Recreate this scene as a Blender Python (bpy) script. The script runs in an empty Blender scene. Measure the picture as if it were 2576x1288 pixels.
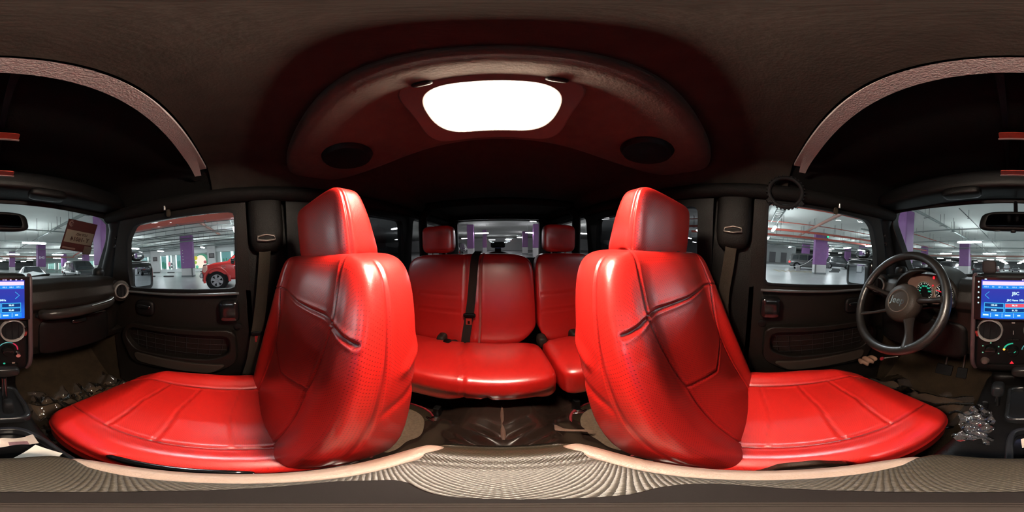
import bpy, bmesh, math, random
import numpy as np
from mathutils import Vector, Matrix, noise

R = math.radians
random.seed(7)
sc = bpy.context.scene
C = sc.collection
H = 1.45                     # height of the camera above the garage floor; the scene is laid out around the camera and lifted at the end

# ------------------------------------------------------------------ camera
cd = bpy.data.cameras.new('camera')
cam = bpy.data.objects.new('camera', cd)
C.objects.link(cam)
cd.type = 'PANO'
try:
    cd.panorama_type = 'EQUIRECTANGULAR'
except Exception:
    pass
try:
    cd.cycles.panorama_type = 'EQUIRECTANGULAR'
except Exception:
    pass
cd.clip_start = 0.005
cd.clip_end = 500
a = R(4.3)
fwd = Vector((-math.sin(a), -math.cos(a), 0)); rgt = Vector((-math.cos(a), math.sin(a), 0)); up = Vector((0, 0, 1))
M = Matrix((rgt, up, -fwd)).transposed()
M = Matrix.Rotation(R(-0.6), 3, 'Y') @ Matrix.Rotation(R(3.63), 3, 'X') @ M
cam.matrix_world = M.to_4x4()
sc.camera = cam

# ------------------------------------------------------------------ world, exposure
w = bpy.data.worlds.new('world'); sc.world = w; w.use_nodes = True
w.node_tree.nodes['Background'].inputs[0].default_value = (0.01, 0.011, 0.013, 1)
w.node_tree.nodes['Background'].inputs[1].default_value = 0.3
vs = sc.view_settings
vs.view_transform = 'Standard'; vs.look = 'None'; vs.gamma = 1; vs.use_curve_mapping = False
vs.exposure = 0.0
sc.cycles.use_denoising = True
sc.cycles.max_bounces = 8; sc.cycles.diffuse_bounces = 4; sc.cycles.glossy_bounces = 4; sc.cycles.transparent_max_bounces = 16
sc.cycles.sample_clamp_indirect = 4.0
LAMP = 95.0                   # fluorescent fittings of the garage
DOME = 210.0                  # dome lamp of the car

# ------------------------------------------------------------------ materials
MATS = {}
def node_mat(name):
    m = bpy.data.materials.new(name); m.use_nodes = True
    nt = m.node_tree; b = nt.nodes['Principled BSDF']
    return m, nt, b
def mat(name, col, rough=0.5, metal=0.0, bump=0.0, scale=200.0, var=0.0, vscale=8.0, coat=0.0, emit=None, es=0.0, spec=0.5, detail=3.0):
    if name in MATS: return MATS[name]
    m, nt, b = node_mat(name)
    b.inputs['Base Color'].default_value = (*col, 1)
    b.inputs['Roughness'].default_value = rough
    b.inputs['Metallic'].default_value = metal
    b.inputs['Specular IOR Level'].default_value = spec if max(col) > .04 or coat or metal else .18
    b.inputs['Coat Weight'].default_value = coat
    b.inputs['Coat Roughness'].default_value = 0.15
    if emit:
        b.inputs['Emission Color'].default_value = (*emit, 1); b.inputs['Emission Strength'].default_value = es
    tc = nt.nodes.new('ShaderNodeTexCoord')
    if bump:
        n = nt.nodes.new('ShaderNodeTexNoise'); n.inputs['Scale'].default_value = scale; n.inputs['Detail'].default_value = detail
        nt.links.new(tc.outputs['Object'], n.inputs['Vector'])
        bp = nt.nodes.new('ShaderNodeBump'); bp.inputs['Strength'].default_value = bump; bp.inputs['Distance'].default_value = 0.002
        nt.links.new(n.outputs['Fac'], bp.inputs['Height']); nt.links.new(bp.outputs['Normal'], b.inputs['Normal'])
    if var:
        n = nt.nodes.new('ShaderNodeTexNoise'); n.inputs['Scale'].default_value = vscale; n.inputs['Detail'].default_value = 5
        nt.links.new(tc.outputs['Object'], n.inputs['Vector'])
        mx = nt.nodes.new('ShaderNodeMix'); mx.data_type = 'RGBA'
        mx.inputs['A'].default_value = (*[c * (1 - var) for c in col], 1); mx.inputs['B'].default_value = (*[min(1, c * (1 + var)) for c in col], 1)
        nt.links.new(n.outputs['Fac'], mx.inputs['Factor']); nt.links.new(mx.outputs['Result'], b.inputs['Base Color'])
    MATS[name] = m
    return m
def emis(name, col, s):
    if name in MATS: return MATS[name]
    m = bpy.data.materials.new(name); m.use_nodes = True; nt = m.node_tree; nt.nodes.clear()
    e = nt.nodes.new('ShaderNodeEmission'); o = nt.nodes.new('ShaderNodeOutputMaterial')
    e.inputs[0].default_value = (*col, 1); e.inputs[1].default_value = s
    nt.links.new(e.outputs[0], o.inputs[0]); MATS[name] = m
    return m
def glass(name, tint, refl=0.04, rough=0.0):
    if name in MATS: return MATS[name]
    m = bpy.data.materials.new(name); m.use_nodes = True; nt = m.node_tree; nt.nodes.clear()
    t = nt.nodes.new('ShaderNodeBsdfTransparent'); t.inputs[0].default_value = (*tint, 1)
    g = nt.nodes.new('ShaderNodeBsdfGlossy'); g.inputs['Roughness'].default_value = rough; g.inputs[0].default_value = (1, 1, 1, 1)
    f = nt.nodes.new('ShaderNodeFresnel'); f.inputs[0].default_value = 1.3
    mx = nt.nodes.new('ShaderNodeMixShader'); o = nt.nodes.new('ShaderNodeOutputMaterial')
    nt.links.new(f.outputs[0], mx.inputs[0]); nt.links.new(t.outputs[0], mx.inputs[1]); nt.links.new(g.outputs[0], mx.inputs[2])
    nt.links.new(mx.outputs[0], o.inputs[0]); MATS[name] = m
    return m
def leather(name, col, dark, dots=True, rough=0.36, size=0.0052):
    m, nt, b = node_mat(name)
    uv = nt.nodes.new('ShaderNodeUVMap'); uv.uv_map = 'uv'
    tc = nt.nodes.new('ShaderNodeTexCoord')
    n = nt.nodes.new('ShaderNodeTexNoise'); n.inputs['Scale'].default_value = 260; n.inputs['Detail'].default_value = 3
    nt.links.new(tc.outputs['Object'], n.inputs['Vector'])
    n2 = nt.nodes.new('ShaderNodeTexNoise'); n2.inputs['Scale'].default_value = 14; n2.inputs['Detail'].default_value = 4
    nt.links.new(tc.outputs['Object'], n2.inputs['Vector'])
    bp = nt.nodes.new('ShaderNodeBump'); bp.inputs['Strength'].default_value = 0.16; bp.inputs['Distance'].default_value = 0.0012
    b.inputs['Roughness'].default_value = rough; b.inputs['Coat Weight'].default_value = 1.0; b.inputs['Coat Roughness'].default_value = 0.30; b.inputs['Coat IOR'].default_value = 1.75; b.inputs['Specular IOR Level'].default_value = .8
    c0 = nt.nodes.new('ShaderNodeMix'); c0.data_type = 'RGBA'; c0.inputs['A'].default_value = (*[x * .88 for x in col], 1); c0.inputs['B'].default_value = (*col, 1)
    nt.links.new(n2.outputs['Fac'], c0.inputs['Factor'])
    at = nt.nodes.new('ShaderNodeAttribute'); at.attribute_name = 'seam'
    c1 = nt.nodes.new('ShaderNodeMix'); c1.data_type = 'RGBA'; c1.inputs['B'].default_value = (.10, .002, .003, 1)
    nt.links.new(at.outputs['Fac'], c1.inputs['Factor']); nt.links.new(c0.outputs['Result'], c1.inputs['A'])
    if dots:
        mp = nt.nodes.new('ShaderNodeMapping'); mp.inputs['Scale'].default_value = (1 / size, 1 / size, 1)
        mp.inputs['Rotation'].default_value = (0, 0, R(45))
        vo = nt.nodes.new('ShaderNodeTexVoronoi'); vo.voronoi_dimensions = '2D'; vo.inputs['Scale'].default_value = 1; vo.inputs['Randomness'].default_value = 0
        nt.links.new(uv.outputs[0], mp.inputs[0]); nt.links.new(mp.outputs[0], vo.inputs['Vector'])
        rp = nt.nodes.new('ShaderNodeMapRange'); rp.inputs['From Min'].default_value = 0.09; rp.inputs['From Max'].default_value = 0.2
        nt.links.new(vo.outputs['Distance'], rp.inputs['Value'])
        c2 = nt.nodes.new('ShaderNodeMix'); c2.data_type = 'RGBA'; c2.inputs['A'].default_value = (*dark, 1)
        nt.links.new(rp.outputs['Result'], c2.inputs['Factor']); nt.links.new(c1.outputs['Result'], c2.inputs['B'])
        nt.links.new(c2.outputs['Result'], b.inputs['Base Color'])
        ad = nt.nodes.new('ShaderNodeMath'); ad.operation = 'MULTIPLY_ADD'; ad.inputs[1].default_value = 0.8
        nt.links.new(rp.outputs['Result'], ad.inputs[0]); nt.links.new(n.outputs['Fac'], ad.inputs[2]); nt.links.new(ad.outputs[0], bp.inputs['Height'])
    else:
        nt.links.new(c1.outputs['Result'], b.inputs['Base Color']); nt.links.new(n.outputs['Fac'], bp.inputs['Height'])
    nt.links.new(bp.outputs['Normal'], b.inputs['Normal'])
    MATS[name] = m
    return m

RED = leather('red_leather', (0.84, 0.017, 0.012), (0.16, 0.002, 0.003))
REDC = leather('red_leather_fine', (0.80, 0.017, 0.012), (0.45, 0.008, 0.006), size=0.004)
REDP = leather('red_leather_plain', (0.60, 0.012, 0.010), (0.2, 0, 0), dots=False)
black = mat('black_plastic', (0.0030, 0.0028, 0.0029), 0.45, bump=0.35, scale=500)
blackg = mat('gloss_black', (0.005, 0.005, 0.0055), 0.15, coat=0.5)
dash_m = mat('dash_plastic', (0.0075, 0.0060, 0.0052), 0.42, bump=0.35, scale=420)
door_m = mat('door_panel_plastic', (0.0062, 0.0046, 0.0037), 0.5, bump=0.35, scale=350)
fabric = mat('headliner_fabric', (0.023, 0.019, 0.016), 0.95, bump=0.35, scale=160, var=0.35, vscale=30)
fabric_d = mat('roof_panel_black', (0.0018, 0.0018, 0.0018), 0.9, bump=0.3)
carpet = mat('carpet_brown', (0.028, 0.018, 0.010), 0.95, bump=1.0, scale=300, var=0.5, vscale=18)
mat_beige = mat('floor_mat_beige', (0.17, 0.12, 0.08), 0.95, bump=1.0, scale=400, var=0.45, vscale=120)
chrome = mat('chrome', (0.75, 0.72, 0.70), 0.14, metal=1)
steel = mat('satin_steel', (0.35, 0.33, 0.31), 0.35, metal=1)
webbing = mat('belt_webbing', (0.030, 0.023, 0.016), 0.8, bump=0.6, scale=700)
webbing_b = mat('belt_webbing_black', (0.022, 0.016, 0.014), 0.8, bump=0.6, scale=700)
mirror_m = mat('mirror_glass', (0.85, 0.88, 0.92), 0.02, metal=1)
redbtn = mat('red_button', (0.55, 0.03, 0.02), 0.35)
white_m = mat('white_plastic', (0.75, 0.72, 0.68), 0.5)
rubber = mat('black_rubber', (0.008, 0.008, 0.009), 0.7, bump=0.4)
glow_w = emis('glow_white', (0.95, 0.93, 0.8), 0.9)
glow_g = emis('glow_green', (0.06, 0.85, 0.5), 0.55)
glow_r = emis('glow_red', (1.0, 0.03, 0.05), 1.0)
glow_a = emis('glow_amber', (1.0, 0.42, 0.05), 2.0)

# ------------------------------------------------------------------ mesh helpers
class MB:
    def __init__(s): s.v = []; s.f = []; s.uv = []; s.has_uv = False
    def add(s, vs, fs, uvs=None):
        o = len(s.v); s.v += [tuple(p) for p in vs]; s.f += [tuple(i + o for i in f) for f in fs]
        if uvs is not None: s.has_uv = True; s.uv += uvs
        else: s.uv += [[(0, 0)] * len(f) for f in fs]
        return s
    def box(s, c, d, rz=0.0, rx=0.0, ry=0.0, taper=1.0):
        m = Matrix.Rotation(rz, 3, 'Z') @ Matrix.Rotation(ry, 3, 'Y') @ Matrix.Rotation(rx, 3, 'X')
        vs = []
        for z in (-1, 1):
            k = taper if z > 0 else 1
            for x, y in ((-1, -1), (1, -1), (1, 1), (-1, 1)):
                vs.append(Vector(c) + m @ Vector((x * d[0] / 2 * k, y * d[1] / 2 * k, z * d[2] / 2)))
        return s.add(vs, [(3, 2, 1, 0), (4, 5, 6, 7), (0, 1, 5, 4), (1, 2, 6, 5), (2, 3, 7, 6), (3, 0, 4, 7)])
    def tube(s, pts, r, n=10, closed=False, cap=True, flat=None):
        pts = [Vector(p) for p in pts]; L = len(pts); vs = []; fs = []
        rr = r if isinstance(r, (list, tuple)) else [r] * L
        prev = None
        for i, p in enumerate(pts):
            if closed: t = pts[(i + 1) % L] - pts[i - 1]
            else: t = pts[min(i + 1, L - 1)] - pts[max(i - 1, 0)]
            t.normalize()
            if prev is None:
                ref = Vector((0, 0, 1)) if abs(t.z) < 0.9 else Vector((0, 1, 0))
                u = t.cross(ref).normalized()
            else:
                u = (prev - t * prev.dot(t)).normalized()
            prev = u; v = t.cross(u)
            for k in range(n):
                q = 2 * math.pi * k / n
                vs.append(p + u * math.cos(q) * rr[i] + v * math.sin(q) * rr[i] * (flat or 1))
        for i in range(L if closed else L - 1):
            j = (i + 1) % L
            for k in range(n):
                fs.append((i * n + k, i * n + (k + 1) % n, j * n + (k + 1) % n, j * n + k))
        if cap and not closed:
            fs.append(tuple(range(n))[::-1]); fs.append(tuple((L - 1) * n + k for k in range(n)))
        return s.add(vs, fs)
    def lathe(s, prof, c, axis, n=32, cap=False, start=0.0, sweep=2 * math.pi):
        # prof: (radius, height) pairs turned about axis through c
        ax = Vector(axis).normalized(); ref = Vector((0, 0, 1)) if abs(ax.z) < 0.9 else Vector((1, 0, 0))
        u = ax.cross(ref).normalized(); v = ax.cross(u); c = Vector(c); vs = []; fs = []
        for r, h in prof:
            for k in range(n):
                q = start + sweep * k / (n if sweep > 6.28 else n - 1)
                vs.append(c + ax * h + (u * math.cos(q) + v * math.sin(q)) * r)
        m = len(prof)
        for i in range(m - 1):
            for k in range(n if sweep > 6.28 else n - 1):
                fs.append((i * n + k, i * n + (k + 1) % n, (i + 1) * n + (k + 1) % n, (i + 1) * n + k))
        if cap:
            fs.append(tuple(range(n))[::-1]); fs.append(tuple((m - 1) * n + k for k in range(n)))
        return s.add(vs, fs)
    def disc(s, c, axis, r, th=0.002, n=32): return s.lathe([(r, -th / 2), (r, th / 2)], c, axis, n, cap=True)
    def prism(s, poly, d):
        # closed polygon (list of 3d points) extruded by vector d
        n = len(poly); d = Vector(d); vs = [Vector(p) for p in poly] + [Vector(p) + d for p in poly]
        fs = [tuple(range(n))[::-1], tuple(range(n, 2 * n))] + [(i, (i + 1) % n, n + (i + 1) % n, n + i) for i in range(n)]
        return s.add(vs, fs)
    def grid(s, fn, nu, nv, closed_u=False):
        vs = [fn(i / (nu if closed_u else nu - 1), j / (nv - 1)) for j in range(nv) for i in range(nu)]; fs = []; uvs = []
        for j in range(nv - 1):
            for i in range(nu if closed_u else nu - 1):
                k = (i + 1) % nu
                fs.append((j * nu + i, j * nu + k, (j + 1) * nu + k, (j + 1) * nu + i))
                uvs.append([(i / nu, j / nv), ((i + 1) / nu, j / nv), ((i + 1) / nu, (j + 1) / nv), (i / nu, (j + 1) / nv)])
        return s.add(vs, fs, uvs)
    def soft(s, size, n, p=7.0, fn=None, at=(0, 0, 0)):
        # rounded box as a super-ellipsoid on a cube grid; fn(x,y,z array, nx, ny, nz unit) deforms it
        hx, hy, hz = [q / 2 for q in size]; nx, ny, nz = n
        key = {}; vs = []; us = []
        faces = []; fuv = []
        def sp(m): return np.sin(np.linspace(-math.pi / 2, math.pi / 2, m + 1)) * 0.35 + np.linspace(-1, 1, m + 1) * 0.65
        A = {0: sp(nx), 1: sp(ny), 2: sp(nz)}; hs = (hx, hy, hz)
        for ax in range(3):
            o1, o2 = [q for q in range(3) if q != ax]
            for sg in (-1, 1):
                idx = {}
                for i, q1 in enumerate(A[o1]):
                    for j, q2 in enumerate(A[o2]):
                        c = [0, 0, 0]; c[ax] = sg; c[o1] = float(q1); c[o2] = float(q2)
                        k = tuple(round(t, 5) for t in c)
                        if k not in key: key[k] = len(vs); vs.append(c)
                        idx[i, j] = key[k]
                flip = (sg > 0) != (ax == 1)
                for i in range(len(A[o1]) - 1):
                    for j in range(len(A[o2]) - 1):
                        f = [(i, j), (i + 1, j), (i + 1, j + 1), (i, j + 1)]
                        if not flip: f = f[::-1]
                        faces.append(tuple(idx[t] for t in f))
                        fuv.append([(A[o1][t[0]] * hs[o1], A[o2][t[1]] * hs[o2]) for t in f])
        P = np.array(vs, float)
        nrm = (np.abs(P) ** p).sum(1) ** (1 / p)
        U = P / nrm[:, None]
        X = U * np.array([hx, hy, hz])
        SEAM.clear()
        if fn is not None: X = fn(X, U, P)
        s.seam = SEAM.get('a')
        X = X + np.array(at)
        return s.add([tuple(map(float, q)) for q in X], faces, [[(float(a), float(b)) for a, b in q] for q in fuv])
    def build(s, name, m, parent=None, smooth=None, bevel=0.0, seg=2, loc=None):
        me = bpy.data.meshes.new(name)
        off = Vector((0, 0, 0))
        me.from_pydata(s.v, [], s.f)
        if s.has_uv:
            l = me.uv_layers.new(name='uv'); flat = [c for f in s.uv for p in f for c in p]
            l.data.foreach_set('uv', flat)
        me.update()
        o = bpy.data.objects.new(name, me); C.objects.link(o)
        me.materials.append(m)
        if getattr(s, 'seam', None) is not None and len(s.seam) == len(s.v):
            at_ = me.attributes.new('seam', 'FLOAT', 'POINT'); at_.data.foreach_set('value', np.asarray(s.seam, dtype=np.float32))
        bm = bmesh.new(); bm.from_mesh(me); bmesh.ops.recalc_face_normals(bm, faces=bm.faces); bm.to_mesh(me); bm.free()
        if smooth:
            me.polygons.foreach_set('use_smooth', [True] * len(me.polygons))
            if smooth < 180:
                me.set_sharp_from_angle(angle=R(smooth))
        if bevel:
            bv = o.modifiers.new('bevel', 'BEVEL'); bv.width = bevel; bv.segments = seg; bv.limit_method = 'ANGLE'; bv.angle_limit = R(35)
        if parent is not None:
            o.parent = parent
            pw = world_loc(parent)
            if parent.type == 'EMPTY' or True:
                o.location = -pw
                if parent.type != 'EMPTY':
                    o.location = Vector((0, 0, 0))
        return o
def world_loc(o):
    l = Vector((0, 0, 0))
    while o is not None: l += o.location; o = o.parent
    return l
def tag(o, label=None, cat=None, group=None, kind=None):
    if label: o['label'] = label
    if cat: o['category'] = cat
    if group: o['group'] = group
    if kind: o['kind'] = kind
    return o
def thing(name, label, cat, loc=(0, 0, 0), group=None, kind=None):
    o = bpy.data.objects.new(name, None); C.objects.link(o); o.location = loc; o.empty_display_size = 0.05
    return tag(o, label, cat, group, kind)
def copy_tree(o, parent=None):
    c = o.copy(); C.objects.link(c); c.parent = parent
    for ch in list(o.children): copy_tree(ch, c)
    return c
def text_mb(s, size, org, ux, uz, depth=0.001, align='CENTER', bold=0.0):
    # lettering as real geometry; ux = reading direction, uz = up direction
    cu = bpy.data.curves.new('lettering', 'FONT'); cu.body = s; cu.size = size; cu.extrude = depth / 2; cu.align_x = align; cu.align_y = 'CENTER'
    cu.offset = bold; cu.resolution_u = 3
    o = bpy.data.objects.new('lettering', cu); C.objects.link(o)
    dg = bpy.context.evaluated_depsgraph_get()
    me = bpy.data.meshes.new_from_object(o.evaluated_get(dg))
    ux = Vector(ux).normalized(); uz = Vector(uz).normalized(); un = ux.cross(uz)
    m = MB(); m.add([Vector(org) + ux * v.co.x + uz * v.co.y + un * v.co.z for v in me.vertices], [tuple(p.vertices) for p in me.polygons])
    bpy.data.objects.remove(o); bpy.data.curves.remove(cu); bpy.data.meshes.remove(me)
    return m
def resample(poly, n):
    P = [Vector(p) for p in poly]; L = [0]
    for i in range(len(P)): L.append(L[-1] + (P[(i + 1) % len(P)] - P[i]).length)
    out = []
    for k in range(n):
        d = L[-1] * k / n
        i = max(j for j in range(len(P)) if L[j] <= d + 1e-9)
        t = (d - L[i]) / max(1e-9, L[i + 1] - L[i]); out.append(P[i].lerp(P[(i + 1) % len(P)], t))
    return out
def fillet(poly, r, n=6):
    # round the corners of a 2-d polygon; r number or list
    out = []; N = len(poly)
    for i in range(N):
        p = Vector(poly[i]); a_ = Vector(poly[i - 1]) - p; b_ = Vector(poly[(i + 1) % N]) - p
        rr = r[i] if isinstance(r, (list, tuple)) else r
        rr = min(rr, a_.length * .49, b_.length * .49)
        A_ = p + a_.normalized() * rr; B_ = p + b_.normalized() * rr
        for k in range(n + 1):
            t = k / n; out.append((A_ * (1 - t) ** 2 + p * 2 * t * (1 - t) + B_ * t * t)[:])
    return out
def by_angle(poly, c, n):
    # outline points hit by n rays from c (star-shaped polygon)
    c = Vector(c); out = []; N = len(poly)
    for k in range(n):
        q = 2 * math.pi * k / n; d = Vector((math.cos(q), math.sin(q))); best = None
        for i in range(N):
            p = Vector(poly[i]); e = Vector(poly[(i + 1) % N]) - p
            den = d.x * e.y - d.y * e.x
            if abs(den) < 1e-12: continue
            w_ = p - c; t = (w_.x * e.y - w_.y * e.x) / den; s_ = (w_.x * d.y - w_.y * d.x) / den
            if t > 0 and -1e-6 <= s_ <= 1 + 1e-6 and (best is None or t > best): best = t
        out.append(c + d * best)
    return out
def ring_plate(outer, hole, c, place, th, n=120):
    # plate with one hole; place(a, b, depth) -> 3-d point
    O = by_angle(outer, c, n); I = by_angle(hole, c, n); m = MB(); vs = []
    for d in (0, th):
        for p in O: vs.append(place(p[0], p[1], d))
        for p in I: vs.append(place(p[0], p[1], d))
    fs = []
    for k in range(n):
        j = (k + 1) % n
        fs += [(k, j, n + j, n + k), (2 * n + k, 3 * n + k, 3 * n + j, 2 * n + j), (k, 2 * n + k, 2 * n + j, j), (n + k, n + j, 3 * n + j, 3 * n + k)]
    return m.add(vs, fs)
def smooth01(x, a_, b_):
    t = np.clip((x - a_) / (b_ - a_), 0, 1); return t * t * (3 - 2 * t)
def seg_dist(px, pz, pts):
    d = np.full(px.shape, 9.0)
    for (x0, z0), (x1, z1) in zip(pts[:-1], pts[1:]):
        vx, vz = x1 - x0, z1 - z0; L = vx * vx + vz * vz
        t = np.clip(((px - x0) * vx + (pz - z0) * vz) / L, 0, 1)
        d = np.minimum(d, np.hypot(px - x0 - t * vx, pz - z0 - t * vz))
    return d
SEAM = {}
def mark(d, wt, wdt=0.0021):
    # remembers where stitching runs, for the thread line of the leather
    SEAM['a'] = np.maximum(SEAM.get('a', 0 * d), wt * np.exp(-(d / wdt) ** 2))
def groove(d, wdt=0.0045, dep=0.006): return -dep * np.exp(-(d / wdt) ** 2) + dep * 0.25 * np.exp(-((d - 2.2 * wdt) / (wdt * 1.4)) ** 2)
def puff(d, w_=0.05, h=0.008): return h * (1 - np.exp(-(d / w_)))
#@@END_HELPERS

# ================================================================== THE CAR'S SHELL (the room)
def struct(o): o['kind'] = 'structure'; return o
def lean(z): return 1 - 0.05 * min(1, max(0, (z + .12) / .34))
def side_plate(s, outer, hole, c, x=0.70, th=0.05, n=120):
    return ring_plate(outer, hole, c, lambda y, z, d: (s * (x * lean(z) + d), y, z), th, n)
WIN = [(.034, -.140), (.60, -.143), (.605, -.03), (.585, .135), (.530, .208), (.475, .214), (.25, .212), (.02, .207)]
WIN_D = [(.040, -.130), (.655, -.140), (.650, -.060), (.628, .060), (.575, .195), (.530, .228), (.30, .232), (.030, .230)]
seal = mat('window_seal', (0.004, 0.004, 0.005), 0.5)
g_clear = glass('clear_glass', (0.93, 0.96, 0.95))
g_tint = glass('tinted_glass', (0.10, 0.095, 0.10))
g_mid = glass('half_tinted_glass', (0.52, 0.47, 0.47))
def sill_strip(s, y0, y1, z, name, par):
    m = MB(); m.tube([(s * .672, y0, z), (s * .672, (y0 + y1) / 2, z - .004), (s * .672, y1, z - .002)], .006, 8)
    return m.build(name, mat('sill_metal', (0.10, 0.10, 0.10), 0.35, metal=.6), par, smooth=60)
def front_door(s, win, name, lbl):
    d = thing(name, None, None, (s * .70, .35, -.5)); struct(d)
    out = [(-.02, -.86), (.70, -.86), (.735, -.40), (.735, -.10), (.67, .12), (.61, .262), (.50, .285), (-.02, .275)]
    side_plate(s, fillet(out, .03), fillet(win, .022), (.3, .04), th=.045).build('door_shell', door_m, d, smooth=40)
    # window seal and pane
    inn = [( .3 + (y - .3) * .965, .04 + (z - .04) * .94) for y, z in win]
    side_plate(s, fillet(win, .022), fillet(inn, .02), (.3, .04), x=.695, th=.012).build('window_seal', seal, d, smooth=40)
    m = MB(); m.add([(s * (.72 * lean(z)), y, z) for y, z in fillet(win, .02)], [tuple(range(len(fillet(win, .02))))])
    p = m.build('window_pane', g_clear, d)
    sill_strip(s, .03, .64, -.148, 'sill_strip', d)
    # moulded map pocket and arm rest
    m = MB()
    oo = fillet([(.055, -.315), (.60, -.33), (.655, -.43), (.58, -.60), (.16, -.575), (.055, -.50)], .05, 8)
    ii = fillet([(.085, -.345), (.585, -.358), (.62, -.43), (.55, -.50), (.17, -.485), (.085, -.445)], .04, 8)
    ring_plate(oo, ii, (.34, -.43), lambda y, z, q: (s * (.70 - .035 + q), y, z), .04).build('pocket_rim', door_m, d, smooth=40, bevel=.006)
    m = MB(); m.prism([(s * .655, y, z - .058) for y, z in fillet([(.10, -.45), (.56, -.455), (.54, -.515), (.17, -.51)], .03)], (s * .04, 0, 0))
    m.build('pocket_lip', mat('pocket_lip', (0.026, 0.020, 0.016), .4), d, bevel=.008)
    m = MB()
    for k in range(9): m.tube([(s * .690, .11 + k * .055, -.37), (s * .690, .13 + k * .052, -.49)], .0012, 4)
    for k in range(4): m.tube([(s * .690, .10, -.375 - k * .03), (s * .690, .58, -.38 - k * .03)], .0012, 4)
    m.build('pocket_net', rubber, d)
    # release handle in its oval cup
    m = MB(); m.soft((.03, .11, .085), (4, 12, 12), 3.5, at=(s * .69, .49, -.235)); m.build('handle_cup', black, d, smooth=60)
    m = MB(); m.soft((.016, .085, .022), (4, 10, 6), 3, at=(s * .672, .49, -.225)); m.build('release_handle', blackg, d, smooth=60)
    # pull cup at the latch end
    m = MB(); m.soft((.06, .085, .095), (8, 10, 10), 5, at=(s * .685, .075, -.225)); m.build('pull_handle', blackg, d, smooth=60, bevel=.002)
    m = MB(); m.lathe([(.012, 0), (.017, .004), (.017, .008), (.009, .01)], (s * .70, .045, -.31), (-s, 0, 0), 16, cap=True); m.build('latch_button', black, d, smooth=50)
    return d
front_door(1, WIN, 'door_1', '')
front_door(-1, WIN_D, 'door_2', '')

def side_wall(s, name, rear_name, wn1, wn2):
    # body side behind the front door: pillar, rear door and the cargo side, each with its window
    b = MB(); b.box((s * .735, -.105, -.32), (.07, .21, 1.22)); 
    b.soft((.10, .15, .30), (6, 8, 10), 4, at=(s * .70, -.10, .16))
    wl = b.build(name, mat('pillar_trim', (0.003, 0.0024, 0.0020), .6, bump=.4), None, smooth=40); struct(wl)
    d = thing(rear_name, None, None, (s * .70, -.6, -.5)); struct(d)
    out = [(-1.10, -.9), (-.19, -.9), (-.19, .29), (-1.10, .29)]
    hole = fillet([(-1.04, -.14), (-.26, -.14), (-.26, .205), (-1.0, .205)], .04)
    side_plate(s, out, hole, (-.65, .03), th=.05).build('door_shell', black, d, smooth=40)
    m = MB(); m.add([(s * .72 * lean(z), y, z) for y, z in hole], [tuple(range(len(hole)))]); m.build('window_pane', g_tint, d)
    m = MB(); m.tube([(s * .678, y, z) for y, z in ((-.24, -.05), (-.25, -.21), (-.29, -.235), (-.42, -.235))], .009, 8)
    m.build('grab_bar', mat('rear_grab', (0.05, .04, .032), .35), d, smooth=60)
    m = MB(); m.soft((.05, .6, .07), (6, 20, 6), 5, at=(s * .68, -.62, -.33)); m.build('arm_rest', door_m, d, smooth=60)
    out = [(-2.05, -.9), (-1.10, -.9), (-1.10, .30), (-2.05, .30)]
    hole = fillet([(-1.90, -.14), (-1.15, -.14), (-1.15, .24), (-1.84, .24)], .05)
    q = side_plate(s, out, hole, (-1.5, .04), th=.05).build(wn1, black, None, smooth=40); struct(q)
    m = MB(); m.add([(s * .72 * lean(z), y, z) for y, z in hole], [tuple(range(len(hole)))]); struct(m.build(wn2, g_mid))
side_wall(1, 'trim_3', 'door_3', 'wall_right', 'window_2')
side_wall(-1, 'trim_4', 'door_4', 'wall_left', 'window_3')

# windscreen frame: a plate on the sloping plane y = .845 - .438 z
def wsp(x, z, d): return (x, .845 - .438 * z + d * .9, z + d * .4)
WS = [(-.62, -.11), (-.64, -.02), (-.650, .06), (-.682, .235), (-.650, .298), (-.30, .291), (0, .292), (.30, .289), (.635, .280), (.712, .245), (.742, .14), (.725, -.05), (.68, -.11)]
outw = fillet([(-.80, -.20), (-.80, .30), (-.70, .40), (.76, .40), (.84, .30), (.84, -.20)], .03)
struct(ring_plate(outw, fillet(WS, .02), (.02, .08), wsp, .06, 160).build('wall_front', black, None, smooth=40, bevel=.004))
m = MB(); m.add([wsp(x, z, .03) for x, z in fillet(WS, .02)], [tuple(range(len(fillet(WS, .02))))]); struct(m.build('window_1', glass('windscreen_glass', (0.90, 0.94, 0.92))))
# windscreen pillars with their bolt caps
for s, nm in ((1, 'trim_5'), (-1, 'trim_6')):
    m = MB()
    m.tube([(s * .765, .905, -.20), (s * .765, .85, -.05), (s * .762, .785, .10), (s * .740, .725, .22), (s * .70, .69, .30)], [.055, .05, .046, .046, .055], 14)
    p = m.build(nm, mat('pillar_metal', (0.007, 0.008, 0.010), .5, bump=.2), None, smooth=60); struct(p)
    for z, y in ((.165, .727), (.115, .747)):
        m = MB(); m.lathe([(.0, -.004), (.010, -.004), (.013, .0), (.012, .004), (0, .003)], (s * .722, y - .018, z), (-s * .8, -.6, 0), 16); m.build('bolt_cap', blackg, p, smooth=60)
    m = MB(); m.soft((.075, .075, .075), (8, 8, 8), 2.2, at=(s * .640, .800, -.052)); m.build('tweeter_pod', black, p, smooth=80)

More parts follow.
